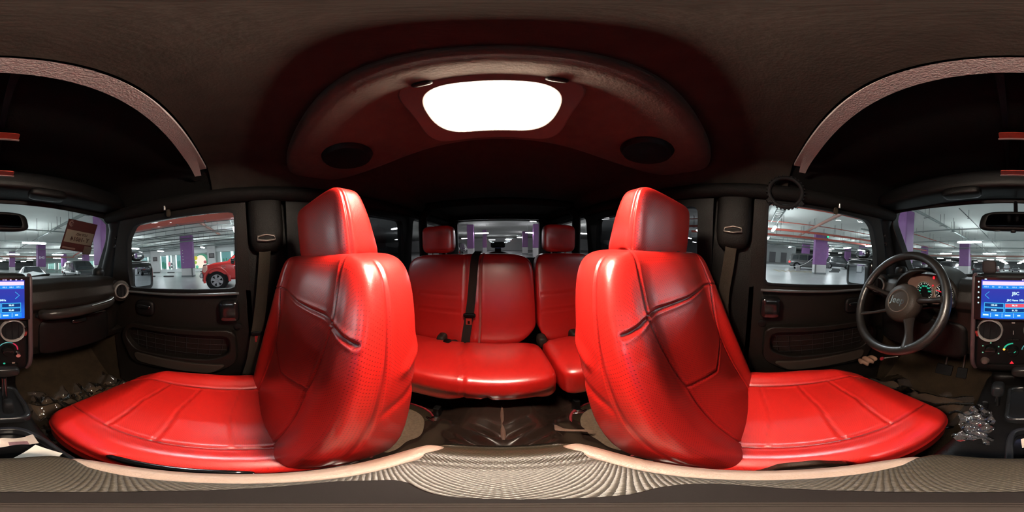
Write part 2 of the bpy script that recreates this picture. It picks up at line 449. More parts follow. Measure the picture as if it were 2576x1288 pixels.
# roof
def roof_fn(y0, y1, z0, hw=.69, drop=.13, bow=.01):
    def f(u, v):
        x = (u * 2 - 1) * hw; k = abs(u * 2 - 1)
        return (x, y0 + (y1 - y0) * v, z0 + bow * (1 - k * k) - drop * max(0, (k - .86) / .14) ** 1.6)
    return f
m = MB(); m.grid(roof_fn(.112, -2.05, .385), 60, 60)
struct(m.build('ceiling', fabric, None, smooth=60))
m = MB(); m.grid(roof_fn(.70, .10, .415, bow=.02), 40, 30)
rp_ = m.build('ceiling', fabric_d, None, smooth=60); struct(rp_)
m = MB()
for x in (-.02, .03): m.box((x, .41, .428), (.012, .56, .014))
m.build('panel_seam', black, rp_)
foam = mat('foam_strip', (0.30, 0.25, 0.25), .95, bump=.8, scale=300)
m = MB()
def strip(u, v):
    x = (u * 2 - 1) * .60; k = abs(x) / .60; e = max(0, (k - .80) / .20)
    wv = 1 - .35 * e
    return (x + .0, .130 + (v - .5) * .039 * wv + .022 * k * k, .372 - .02 * e ** 2)
m.grid(strip, 70, 4); m.box((0, .133, .382), (1.18, .034, .012))
struct(m.build('trim_1', foam, None, smooth=40))
m = MB()
for s in (-1, 1):
    m.tube([(s * .665, .72, .285), (s * .655, .50, .275), (s * .66, .25, .268), (s * .66, .0, .268), (s * .66, -.5, .272), (s * .66, -1.2, .285), (s * .64, -2.0, .30)], .034, 12)
struct(m.build('trim_2', mat('roll_bar_pad', (0.0032, 0.0030, 0.0030), .75, bump=.5), None, smooth=60))
# header over the windscreen, with the two roof-panel latches and the warning labels
m = MB(); m.soft((1.36, .16, .09), (60, 10, 8), 5, fn=lambda X, U, P: X + np.stack([0 * X[:, 0], -.02 * (X[:, 0] / .68) ** 2, -.012 * (X[:, 0] / .68) ** 2], 1), at=(.01, .655, .352))
hd = m.build('trim_7', black, None, smooth=60); struct(hd)
def latch(x):
    t = thing('roof_panel_latch', 'black roof panel latch on the header on the ' + ('passenger' if x > 0 else 'driver') + "'s side", 'latch', (x, .60, .30), 'roof panel latches on the windscreen header')
    m = MB(); m.soft((.16, .07, .04), (14, 8, 6), 4, at=(x, .60, .30)); m.build('latch_housing', black, t, smooth=60)
    m = MB(); m.lathe([(.012, 0), (.02, -.002), (.022, -.006), (.02, -.009), (.014, -.008)], (x, .605, .285), (0, .35, -1), 24); m.build('latch_ring', blackg, t, smooth=60)
latch(.235); latch(-.20)
for k, (y, z, lb) in enumerate(((.392, .405, 'farther from the windscreen'), (.483, .340, 'nearer the windscreen'))):
    t = thing('warning_label', 'red and white warning label stuck under the roof, ' + lb, 'label', (.02, y, z), 'warning labels under the roof')
    m = MB(); m.soft((.125, .036, .002), (12, 6, 1), 8, at=(.02, y, z - .028 if k else z)); m.build('label_backing', mat('label_red', (0.42, .045, .02), .6, var=.4, vscale=60), t)
    m = MB(); m.box((.02, y + .014, z - (.0295 if k else .0015)), (.12, .007, .001)); m.build('label_text_block', mat('label_white', (.5, .35, .32), .6), t)
# clips hanging from the side rails over the two front windows
for s, y in ((1, .31), (-1, .33)):
    t = thing('roof_rail_strap', 'small dark strap end hanging over the ' + ('passenger' if s > 0 else 'driver') + "'s window", 'strap', (s * .64, y, .23), 'straps on the side rails')
    m = MB(); m.soft((.012, .022, .035), (4, 5, 6), 3, at=(s * .645, y, .222)); m.build('strap_end', webbing, t, smooth=60)
    m = MB(); m.tube([(s * .632, y + .01, .255), (s * .635, y + .012, .235)], .006, 8); m.build('strap_clip', steel, t, smooth=60)
# overhead sound bar across the car, with two speaker pods and the dome lamp
m = MB(); m.soft((1.24, .34, .075), (50, 20, 6), 4, fn=lambda X, U, P: X + np.stack([0 * X[:, 0], 0 * X[:, 0], .030 * np.cos(X[:, 0] * 2.2) - .012 * np.exp(-((np.abs(X[:, 0]) - .36) / .16) ** 2)], 1), at=(.01, -.31, .357))
sb = m.build('trim_8', mat('sound_bar_fabric', (0.050, 0.038, 0.031), .95, bump=.35, scale=170, var=.3, vscale=30), None, smooth=60); struct(sb)
for s in (-1, 1):
    m = MB(); m.lathe([(0, 0), (.06, .002), (.07, .006), (.074, .0), (.078, -.01)], (.01 + s * .38, -.31, .320), (0, 0, -1), 32)
    m.build('speaker_grille', black, sb, smooth=60)
dl = thing('dome_lamp', 'glowing white dome lamp on the overhead bar between the front seats', 'lamp', (.01, -.27, .325))
def tilted(m, c=(.01, -.27, .312), q=R(30)):
    c = Vector(c); rm = Matrix.Rotation(q, 3, 'X'); m.v = [tuple(c + rm @ (Vector(p) - c)) for p in m.v]; return m
m = MB(); m.soft((.262, .170, .05), (16, 12, 4), 4, at=(.01, -.27, .345)); tilted(m).build('lamp_housing', mat('lamp_housing', (.05, .04, .036), .6), dl, smooth=60)
m = ring_plate(fillet([(-.122, -.356), (.142, -.356), (.142, -.184), (-.122, -.184)], .05, 8), fillet([(-.094, -.332), (.112, -.332), (.112, -.208), (-.094, -.208)], .062, 12), (.01, -.27), lambda x, y, q: (x, y, .311 + q), .03, 90); tilted(m).build('lamp_bezel', MATS['lamp_housing'], dl, smooth=40, bevel=.003)
m = MB(); m.soft((.222, .130, .010), (20, 14, 3), 3.6, at=(.01, -.27, .317)); tilted(m).build('lamp_lens', emis('dome_glow', (1.0, .83, .66), DOME), dl, smooth=60)
for x in (-.07, .09):
    m = MB(); m.soft((.03, .012, .010), (4, 4, 3), 3, at=(x, -.194, .309)); tilted(m).build('lamp_switch', black, dl, smooth=60)

# floor pan with tunnel, foot wells and bulkhead
def floor_fn(u, v):
    x = (u * 2 - 1) * .74; y = 1.20 - 3.25 * v
    z = -.93
    tun = .13 * math.exp(-(x / .17) ** 4) * (1 if y > -.75 else .6)
    if y > .78: z += (y - .78) * 1.0
    if y < -.62: z += min(.16, (-.62 - y) * 1.2)
    return (x, y, z + tun + .004 * noise.noise(Vector((x * 9, y * 9, 0))))
m = MB(); m.grid(floor_fn, 90, 150); struct(m.build('floor', carpet, None, smooth=60))
m = MB(); m.box((0, 1.10, -.52), (1.5, .03, .86)); struct(m.build('trim_9', fabric_d))
for s in (1, -1):
    m = MB(); m.box((s * .735, .93, -.52), (.03, .56, .86)); struct(m.build('trim_14' if s > 0 else 'trim_15', carpet))
# tail with its window
def tail(x, z, d): return (x, -2.02 - d, z)
struct(ring_plate([(-.76, -.95), (.76, -.95), (.76, .42), (-.76, .42)], fillet([(-.50, -.15), (.53, -.15), (.53, .318), (-.50, .318)], .04), (.01, .08), tail, .05).build('wall_rear', black, None, smooth=40))
m = MB(); m.add([(x, -2.04, z) for x, z in ((-.51, -.16), (.54, -.16), (.54, .33), (-.51, .33))], [(0, 1, 2, 3)]); struct(m.build('window_4', g_mid))
# padded roll-bar hoop behind the rear bench
for s, nm in ((1, 'trim_10'), (-1, 'trim_11')):
    m = MB(); m.tube([(s * .615, -1.22, -.80), (s * .615, -1.22, .16), (s * .60, -1.20, .26), (s * .54, -1.19, .31)], .036, 12)
    struct(m.build(nm, MATS['roll_bar_pad'], None, smooth=60))
m = MB(); m.tube([(-.56, -1.19, .335), (.56, -1.19, .335)], .03, 12); struct(m.build('trim_12', MATS['roll_bar_pad'], None, smooth=60))
m = MB(); m.box((.01, -1.92, .325), (1.0, .03, .022)); m.box((.02, -1.90, .345), (.10, .02, .006)); struct(m.build('trim_13', blackg, None, bevel=.004))

# ================================================================== FRONT SEATS
def seat_back_fn(s, creases):
    def fn(X, U, P):
        x, y, z = X[:, 0].copy(), X[:, 1].copy(), X[:, 2].copy()
        t = (z / .62 + .5)                                    # 0 bottom, 1 top
        wf = 1.0 + .04 * np.sin(np.pi * np.clip(t, 0, 1)) - .03 * smooth01(t, .72, 1.0)
        dep = .96 - .16 * smooth01(t, .15, 1.0)
        x *= wf; y *= dep
        za = z - .315
        front = smooth01(U[:, 1], .25, .8); side = smooth01(np.abs(U[:, 0]), .80, .93) * (1 - front)
        b = smooth01(np.abs(U[:, 0]), .50, .86) * (.35 + .65 * np.sin(np.pi * np.clip(t * .95 + .05, 0, 1)))
        y += front * (.034 * b - .006)
        y += front * .006 * np.cos(x * 12)
        # stitched seams of the front face
        ins = [(.150, .02), (.168, -.05), (.176, -.115), (.150, -.21), (.128, -.30), (.135, -.60)]
        g = np.zeros_like(x)
        for sg in (1, -1):
            for pts, k in (([(sg * p, q) for p, q in ins], 1), ([(sg * .176, -.115), (sg * .235, -.128)], .8)):
                d = seg_dist(x, za, pts); g += k * groove(d, .0032, .0042); mark(d, front * k)
        for pts in ([(-.176, -.115), (0, -.122), (.176, -.115)], [(-.128, -.30), (0, -.345), (.128, -.30)]):
            d = seg_dist(x, za, pts); g += groove(d, .0032, .004); mark(d, front * .8)
        inside = (np.abs(x) < .17) * front
        y += g * front
        # seam round the side, between bolster and side panel
        ds = np.abs(U[:, 1] - (.45 - .22 * (t - .5))) * .075
        x += np.sign(x) * side * groove(ds, .0032, .0032); mark(ds, side)
        # folds in the side panels
        for (pts, w_, h) in creases:
            sd = (np.sign(x) == s).astype(float)
            x += s * sd * side * h * np.exp(-(seg_dist(y, za, pts) / w_) ** 2)
        cz = np.array([noise.noise(Vector((a_ * 6, b_ * 9, c_ * 5))) for a_, b_, c_ in zip(x, y, z)])
        x += np.sign(x) * side * .0025 * cz
        y2 = y + (-.062 - .150 * np.clip(t, -.1, 1.1) - .010 * np.sin(np.pi * t))
        return np.stack([x, y2, za], 1)
    return fn
def cushion_fn(X, U, P):
    x, y, z = X[:, 0].copy(), X[:, 1].copy(), X[:, 2].copy()
    fr = y / .58 + .5                                          # 0 back, 1 front
    y += -.050 * np.abs(U[:, 0]) ** 3 * smooth01(fr, .4, 1) + .012 * smooth01(fr, .6, 1)
    x *= 1 - .01 * smooth01(fr, .65, 1.0) + .02 * np.sin(np.pi * fr)
    top = smooth01(U[:, 2], .2, .75)
    z += top * (.030 * smooth01(np.abs(U[:, 0]), .55, .86) * (1 - .6 * smooth01(fr, .45, .95)))
    z -= .030 * smooth01(fr, .80, 1.0) * (.3 + top)
    z += top * .008 * np.cos(np.clip(x / .16, -1, 1) * 1.57)
    g = np.zeros_like(x)
    for sg in (1, -1):
        d = seg_dist(x, y, [(sg * .150, -.30), (sg * .155, 0), (sg * .150, .20), (sg * .13, .30)]); g += groove(d, .004, .005); mark(d, top)
    for yy, h in ((-.13, .3), (.0, .6), (.115, .9)):
        d = seg_dist(x, y, [(-.15, yy - .012), (0, yy + .008), (.15, yy - .012)]); g += h * groove(d, .004, .0045); mark(d, top * h * .6)
    z += g * top
    sd = smooth01(np.maximum(np.abs(U[:, 0]), U[:, 1]), .86, .95) * (1 - top)
    rid = np.exp(-((U[:, 2] - .30) / .05) ** 2) * .004
    x += np.sign(x) * sd * rid * (np.abs(U[:, 0]) > .8); y += sd * rid * (U[:, 1] > .8)
    cz = np.array([noise.noise(Vector((a_ * 7, b_ * 7, c_ * 7))) for a_, b_, c_ in zip(x, y, z)])
    z += top * .004 * cz
    return np.stack([x, y + .19, z - .640], 1)
def head_fn(X, U, P):
    x, y, z = X[:, 0].copy(), X[:, 1].copy(), X[:, 2].copy()
    t = z / .165 + .5
    dep = .70 + .62 * (1 - t)
    y = y * dep - .012 - .032 * (1 - t)
    x *= 1 - .05 * smooth01(t, .5, 1.0)
    side = smooth01(np.abs(U[:, 0]), .86, .95)
    ds = np.abs(U[:, 1] - .62) * .045; x += np.sign(x) * side * groove(ds, .0028, .003); mark(ds, side, .0016)
    # gathered cover under the head rest
    bot = smooth01(-U[:, 2], .6, .95)
    z += bot * .012 * np.exp(-((y + .03) / .02) ** 2) + bot * .003 * np.sin(x * 60)
    return np.stack([x, y, z], 1)
def front_seat(s, cx, dyb, dyh, label, hx):
    # s: the side (x sign) on which the seat stands; the inboard side faces -s
    t = thing('bucket_seat', label, 'car seat', (cx, .1, -.92), 'red front seats')
    def place(m, dx, dy, dz=0): m.v = [(p[0] + dx, p[1] + dy, p[2] + dz) for p in m.v]; return m
    inn = -s
    cr = [([(-.215, -.150), (-.185, -.185), (-.15, -.21)], .016, .0055), ([(-.20, -.26), (-.16, -.29), (-.12, -.30)], .014, -.003)]
    cr = [([(p + .13, q) for p, q in a_], b_, c_) for a_, b_, c_ in cr]
    m = MB().soft((.488, .160, .62), (140, 48, 180), 8.5, seat_back_fn(inn, cr)); place(m, cx, 0)
    if dyb: m.v = [(p[0], p[1] + .014 - .125 * (p[2] + .5), p[2]) for p in m.v]      # this back is reclined a little more
    bk = m.build('backrest', RED, t, smooth=180)
    m = MB().soft((.488, .58, .15), (120, 130, 36), 8.0, cushion_fn); place(m, cx, 0)
    cu = m.build('cushion', REDC, t, smooth=180)
    m = MB().soft((.268, .088, .172), (60, 46, 60), 7.0, head_fn); place(m, hx, -.193 + dyh, .058)
    hr = m.build('headrest', RED, t, smooth=180)
    for q in (-.05, .05):
        m = MB(); m.tube([(hx + q, -.205 + dyh, -.05), (hx + q, -.212 + dyh, .0)], .006, 10); m.build('headrest_post', steel, t, smooth=60)
    for q in (-.05, .05):
        m = MB(); m.lathe([(.016, 0), (.016, .008), (.012, .012), (.007, .012)], (hx + q, -.206 + dyb * .9, -.016), (0, 0, 1), 16, cap=True); m.build('post_collar', white_m if False else mat('collar', (.25, .2, .17), .5), t, smooth=60)
    # base frame, rails
    m = MB(); m.box((cx, .17, -.76), (.42, .46, .12)); m.build('seat_base', black, t, bevel=.01)
    for q in (-.19, .19):
        m = MB(); m.box((cx + q, .16, -.865), (.04, .56, .05)); m.build('seat_rail', steel, t, bevel=.004)
    # hinge cover and recline handle on the inboard side
    xi = cx + inn * .252
    m = MB(); m.soft((.012, .17, .07), (3, 14, 8), 4, at=(xi, -.01, -.585)); m.build('hinge_cover', blackg, t, smooth=60)
    return t, xi
ps, pxi = front_seat(1, .388, 0, 0, 'red leather front passenger seat with headrest, beside the glove box side', .385)
ps['label'] = 'red perforated leather front passenger seat facing the glove box'
ds_, dxi = front_seat(-1, -.382, -.028, -.042, 'red perforated leather driver seat behind the steering wheel', -.378)
# lever loop of the driver's seat
O = fillet([(.005, -.590), (.035, -.560), (.050, -.470), (.085, -.462), (.122, -.520), (.105, -.590), (.06, -.605)], .012)
I = fillet([(.056, -.498), (.090, -.492), (.095, -.518), (.062, -.524)], .006)
ring_plate(O, I, (.075, -.508), lambda y, z, q: (-.134 + q - .006, y, z), .014, 80).build('recline_handle', mat('lever_plastic', (.035, .02, .014), .5, bump=.3), ds_, smooth=40, bevel=.003)
m = MB(); m.soft((.014, .16, .028), (4, 18, 6), 4, at=(.140, .105, -.545)); m.build('recline_handle', blackg, ps, smooth=60)

# ------------------------------------------------------------------ seat belts on the two pillars
def ribbon(pts, wdir, w_, th=.0016, twist=None):
    # flat strap along pts; wdir(i) gives the width direction
    m = MB(); P_ = [Vector(p) for p in pts]; L = len(P_); vs = []
    for i, p in enumerate(P_):
        t_ = (P_[min(i + 1, L - 1)] - P_[max(i - 1, 0)]).normalized()
        wd = Vector(wdir(i / (L - 1))); wd = (wd - t_ * wd.dot(t_)).normalized(); n_ = t_.cross(wd)
        for a_, b_ in ((-1, -1), (1, -1), (1, 1), (-1, 1)): vs.append(p + wd * a_ * w_ / 2 + n_ * b_ * th / 2)
    fs = [(0, 1, 2, 3), tuple((L - 1) * 4 + k for k in (3, 2, 1, 0))]
    for i in range(L - 1):
        for k in range(4): fs.append((i * 4 + k, i * 4 + (k + 1) % 4, (i + 1) * 4 + (k + 1) % 4, (i + 1) * 4 + k))
    return m.add(vs, fs)
def curve(pts, n):
    # Catmull-Rom through pts
    P_ = [Vector(p) for p in pts]; P_ = [P_[0] * 2 - P_[1]] + P_ + [P_[-1] * 2 - P_[-2]]; out = []
    S = len(P_) - 3
    for k in range(n + 1):
        q = k / n * S; i = min(int(q), S - 1); f = q - i; a_, b_, c_, d_ = P_[i:i + 4]
        out.append(.5 * ((2 * b_) + (-a_ + c_) * f + (2 * a_ - 5 * b_ + 4 * c_ - d_) * f * f + (-a_ + 3 * b_ - 3 * c_ + d_) * f ** 3))
    return out
def belt(s, pts, wd, tongue, label):
    t = thing('seat_belt', label, 'seat belt', (s * .66, -.1, -.7), 'seat belts of the front seats')
    ribbon(curve(pts, 40), wd, .047).build('webbing', webbing, t, smooth=50)
    a0 = pts[0]
    m = MB(); m.soft((.035, .065, .040), (5, 8, 6), 4, at=(s * .672, a0[1], a0[2] + .045)); m.build('height_adjuster', mat('adjuster', (.07, .05, .04), .5), t, smooth=60)
    m = MB(); m.tube([(s * .652, a0[1] - .034, a0[2] + .012), (s * .648, a0[1] - .036, a0[2] - .004), (s * .646, a0[1], a0[2] - .008), (s * .648, a0[1] + .036, a0[2] - .004), (s * .652, a0[1] + .034, a0[2] + .012), (s * .652, a0[1], a0[2] + .018)], .0055, 8, closed=True)
    m.build('belt_guide', mat('guide_metal', (.12, .10, .09), .4, metal=.7), t, smooth=60)
    m = MB(); m.soft((.014, .056, .022), (4, 8, 5), 4, at=tongue); m.build('tongue_grip', black, t, smooth=60)
    m = MB(); m.box((tongue[0], tongue[1], tongue[2] - .028), (.003, .026, .036)); m.build('tongue', chrome, t, bevel=.002)
    return t
belt(1, [(.668, -.095, .070), (.666, -.075, -.08), (.664, -.050, -.24), (.662, -.030, -.34), (.662, .000, -.50), (.662, .045, -.66)], lambda u: (0.1, 1, 0), (.662, -.035, -.335), "brown front passenger's seat belt hanging on the pillar behind the passenger's window")
belt(-1, [(-.668, -.098, .090), (-.664, -.110, -.05), (-.660, -.122, -.18), (-.658, -.115, -.28), (-.658, -.075, -.40), (-.662, -.03, -.52)], lambda u: (-.35 * math.sin(u * 3), 1, 0), (-.660, -.065, -.43), "brown driver's seat belt hanging twisted on the pillar behind the driver's window")

# ================================================================== REAR BENCH
def bench_cushion(x0, x1, arch):
    cx = (x0 + x1) / 2; w_ = x1 - x0
    def fn(X, U, P):
        x, y, z = X[:, 0].copy(), X[:, 1].copy(), X[:, 2].copy()
        fr = y / .38 + .5; top = smooth01(U[:, 2], .2, .75); bot = smooth01(-U[:, 2], .2, .8)
        z += top * .025 * np.sin(np.pi * np.clip(fr, 0, 1)) * .6 + top * .03 * (fr - .5)
        xa = x + cx
        if arch: z += bot * .075 * np.exp(-((xa - .01) / .13) ** 4)
        g = groove(seg_dist(xa, y, [(.20, -.3), (.18, .0), (.13, .14), (.12, .3)]), .005, .007) if arch else 0
        z += g * top
        front = smooth01(U[:, 1], .5, .9)
        y += front * (groove(np.abs(xa - .125), .006, .006) if arch else 0)
        if arch:
            y += front * (-.014 * np.exp(-(seg_dist(xa, z, [(.055, .0), (.03, -.07)]) / .010) ** 2)) + front * .008 * np.exp(-((z - .03) / .03) ** 2)
        cz = np.array([noise.noise(Vector((a_ * 8, b_ * 8, c_ * 8))) for a_, b_, c_ in zip(xa, y, z)])
        z += top * .004 * cz; y += front * .004 * cz
        return np.stack([xa, y - .665, z - .635], 1)
    return MB().soft((w_, .38, .17), (int(w_ * 120), 50, 24), 6.5, fn)
def bench_back(x0, x1, seams, cols):
    cx = (x0 + x1) / 2; w_ = x1 - x0
    def fn(X, U, P):
        x, y, z = X[:, 0].copy(), X[:, 1].copy(), X[:, 2].copy()
        t = z / .57 + .5; xa = x + cx; front = smooth01(U[:, 1], .3, .85)
        xa = cx + x * (1 - .10 * (1 - smooth01(t, 0, .25)) * np.abs(U[:, 0]))
        z += .03 * (np.abs(U[:, 0]) ** 4) * (1 - smooth01(t, 0, .3))
        g = 0
        for q in cols: g = g + groove(np.abs(xa - q), .006, .008)
        for zz, xa0, xa1 in seams: g = g + groove(seg_dist(xa, z, [(xa0, zz), (xa1, zz)]), .005, .006)
        y += front * (g + .012 * np.sin(np.pi * np.clip(t, 0, 1)))
        return np.stack([xa, y - .905 - .13 * t, z - .335], 1)
    return MB().soft((w_, .11, .57), (int(w_ * 110), 16, 60), 7, fn)
def bench(x0, x1, label, arch, seams, cols, heads, hinge):
    t = thing('rear_bench', label, 'car seat', ((x0 + x1) / 2, -.8, -.9), 'two halves of the red rear bench')
    bench_cushion(x0, x1, arch).build('cushion', REDC, t, smooth=180)
    bench_back(x0, x1, seams, cols).build('backrest', REDP, t, smooth=180)
    for hx in heads:
        m = MB().soft((.225, .085, .185), (24, 12, 20), 5, lambda X, U, P: X, at=(hx, -1.035, .050)); m.build('headrest', REDP, t, smooth=180)
        for q in (-.05, .05):
            m = MB(); m.tube([(hx + q, -1.035, -.10), (hx + q, -1.035, -.03)], .006, 8); m.build('headrest_post', steel, t, smooth=60)
    for hx in hinge:
        m = MB(); m.soft((.055, .09, .08), (6, 8, 8), 3, at=(hx, -.845, -.575)); m.build('hinge_cover', mat('hinge_cover', (.03, .02, .016), .4), t, smooth=60)
    m = MB()
    m.box(((x0 + x1) / 2, -.70, -.80), (x1 - x0 - .1, .28, .14)); m.build('bench_base', fabric_d, t, bevel=.01)
    return t
bench(-.205, .620, 'wide part of the red leather rear bench, with the black belt across it', True, [(.04, .24, .50), (-.06, .23, .50)], [.205, .125], [.405], [.33, .56])
bench(-.620, -.215, 'narrow part of the red leather rear bench behind the driver seat', False, [(.04, -.5, -.24), (-.06, -.5, -.24)], [], [-.390], [-.42, -.225])
for s, x, y in ((1, .225, -.475), (-1, -.275, -.50)):
    t = thing('bench_foot', 'metal foot bracket of the rear bench on the ' + ('passenger' if s > 0 else 'driver') + "'s side", 'bracket', (x, y, -.9), 'foot brackets of the rear bench')
    m = MB(); m.box((x, y - .01, -.86), (.024, .03, .12)); m.build('foot_post', black, t, bevel=.004)
    m = MB(); m.tube([(x - .03, y + .02, -.895), (x, y + .035, -.885), (x + .03, y + .02, -.895)], .009, 10); m.lathe([(0, .012), (.012, .01), (.014, 0), (.02, -.004)], (x, y + .02, -.885), (0, 0, 1), 14); m.build('foot_hook', chrome, t, smooth=60)
# centre belt lying over the rear backrest
t = thing('rear_centre_belt', 'black seat belt lying down the rear bench backrest', 'seat belt', (.17, -.9, -.6))
ribbon(curve([(.135, -1.02, -.035), (.145, -.940, -.07), (.155, -.905, -.20), (.165, -.885, -.33), (.178, -.860, -.44), (.188, -.830, -.54), (.19, -.82, -.62)], 30), lambda u: (1, 0, 0), .047).build('webbing', webbing_b, t, smooth=50)
m = MB(); m.soft((.070, .02, .026), (10, 4, 6), 4, at=(.172, -.866, -.40)); m.build('tongue_grip', black, t, smooth=60)
m = MB(); m.box((.174, -.856, -.437), (.034, .003, .045)); m.build('tongue', mat('tongue_red', (.42, .05, .04), .35, metal=.4), t, bevel=.002)
m = MB(); m.box((.174, -.853, -.440), (.012, .003, .018)); m.build('tongue_slot', black, t)
ribbon(curve([(.098, -1.01, -.045), (.110, -.925, -.12), (.112, -.892, -.30), (.112, -.862, -.45), (.118, -.825, -.60)], 24), lambda u: (1, 0, 0), .011, .003).build('pull_cord', mat('cord_red', (.30, .06, .05), .7), t, smooth=50)
t = thing('rear_belt_buckle', 'black belt buckle with red button on the rear cushion', 'buckle', (.30, -.79, -.58))
m = MB(); m.soft((.045, .085, .028), (6, 10, 5), 4, at=(.285, -.785, -.563)); m.build('buckle_body', black, t, smooth=60)
m = MB(); m.soft((.034, .012, .018), (5, 3, 4), 4, at=(.285, -.742, -.563)); m.build('buckle_button', redbtn, t, smooth=60)
m = MB(); m.tube([(.275, -.82, -.567), (.25, -.85, -.575), (.24, -.87, -.60)], .012, 8, flat=.3); m.build('buckle_strap', webbing_b, t, smooth=60)

# plastic cover over the tunnel between the seats, and the two rear mats
def cover(u, v):
    x = (u * 2 - 1) * .30; y = -.13 - .50 * v
    k = 1 - abs(u * 2 - 1)
    cr = .006 * noise.noise(Vector((x * 14, y * 10, 3))) + .009 * math.sin((abs(x) * .9 + y) * 60) * math.exp(-((y + .30) / .09) ** 2) * min(1, abs(x) / .04) * math.exp(-(abs(x) / .2) ** 4)
    return (x, y, -.905 + .135 * math.exp(-(x / .18) ** 4) + cr + .006)
m = MB(); m.grid(cover, 110, 110)
t = thing('tunnel_cover', 'dark shiny plastic sheet over the floor tunnel before the rear bench', 'floor cover', (0, -.35, -.9))
m.build('plastic_sheet', mat('wet_plastic', (0.030, 0.018, 0.014), .16, var=.6, vscale=9, coat=1.0), t, smooth=60)
m = MB(); m.tube([(.0, -.14, -.766), (.0, -.62, -.766)], .006, 6, flat=.4); m.build('sheet_seam', mat('seam_tape', (.13, .07, .05), .4), t, smooth=60)
m = MB(); m.soft((.03, .20, .004), (3, 12, 2), 2, fn=lambda X, U, P: X, at=(0, 0, 0)); m.v = [(-.14 + p[0] * 1 + p[1] * -.75 + .01 * math.sin(p[1] * 60), -.37 + p[1] * .7, -.80 - .12 * max(0, (.12 - .75 * p[1]) - .05) + p[2]) for p in m.v]
m.build('torn_foil', mat('torn_foil', (.20, .12, .085), .6, bump=.8, scale=120), t, smooth=60)
for s in (1, -1):
    t = thing('rear_floor_mat', 'beige floor mat with red piping behind the ' + ('passenger' if s > 0 else 'driver') + ' seat', 'floor mat', (s * .4, -.4, -.93), 'rear floor mats')
    poly = fillet([(.150, -.20), (.70, -.20), (.70, -.50), (.27, -.475)], [.03, .01, .01, .07], 8)
    m = MB(); m.prism([(s * x, y, -.897) for x, y in poly], (0, 0, .012)); m.build('mat_pile', mat_beige, t, bevel=.003)
    out = fillet([(.125, -.16), (.72, -.16), (.72, -.535), (.245, -.515)], [.03, .01, .01, .09], 8)
    m = MB(); m.tube([(s * x, y, -.889) for x, y in out], .006, 6, closed=True); m.build('red_piping', mat('red_piping', (.30, .02, .03), .6), t, smooth=60)
    m = MB(); m.prism([(s * x, y, -.900) for x, y in out], (0, 0, .008)); m.build('mat_border', carpet, t)
#@@END_SEATS

# ================================================================== DASHBOARD
dbd = thing('dashboard', 'black dashboard across the car under the windscreen', 'dashboard', (.0, .75, -.5))
def dash_fn(u, v):
    # profile swept across the car; u along x, v down the face
    x = (u * 2 - 1) * .705
    prof = [(1.02, -.085), (.92, -.068), (.80, -.058), (.70, -.062), (.645, -.078), (.612, -.105), (.600, -.145), (.603, -.172), (.628, -.195), (.640, -.240), (.648, -.300), (.655, -.370), (.690, -.430), (.78, -.47), (.90, -.49)]
    q = v * (len(prof) - 1); i = min(int(q), len(prof) - 2); f = q - i
    y = prof[i][0] * (1 - f) + prof[i + 1][0] * f; z = prof[i][1] * (1 - f) + prof[i + 1][1] * f
    e = max(0, (abs(x) - .54) / .165)
    y += .05 * e ** 2 * (1 if v < .8 else 0); z -= .02 * e ** 2 * (1 - v)
    ms = 1 / (1 + math.exp(-(x + .495) / .006)) / (1 + math.exp((x + .235) / .006))
    if ms > .01 and i >= 3: y += .088 * ms * max(0, min(1, (z + .235) / .02)) * min(1, max(0, (-.060 - z) / .012)); y = min(y, .72)
    if x > .17: z += .006 * math.exp(-((x - .33) / .15) ** 2) * (v < .5)
    return (x, y, z)
m = MB(); m.grid(dash_fn, 120, 90); m.build('dash_shell', dash_m, dbd, smooth=60)
# grab bar before the passenger
m = MB(); m.tube(curve([(.205, .612, -.196), (.235, .575, -.190), (.36, .560, -.188), (.50, .568, -.183), (.548, .590, -.178), (.56, .62, -.182)], 36), .0165, 14, flat=1.25)
m.build('grab_bar', mat('grab_bar', (.014, .012, .011), .28, bump=.15), dbd, smooth=60)
m = MB(); m.tube(curve([(.40, .548, -.172), (.50, .552, -.166), (.548, .574, -.162)], 14), .004, 8); m.build('grab_bar_trim', steel, dbd, smooth=60)
m = MB(); m.soft((.40, .05, .035), (30, 6, 6), 4, at=(.385, .632, -.205)); m.build('bar_recess', blackg, dbd, smooth=60)
# glove box door with its latch
m = MB(); m.soft((.36, .03, .175), (30, 5, 20), 8, at=(.385, .648, -.320)); gb = m.build('glove_box_door', black, dbd, smooth=60)
m = MB(); m.soft((.08, .02, .022), (10, 4, 5), 4, at=(.385, .628, -.255)); m.build('latch', blackg, gb, smooth=60)
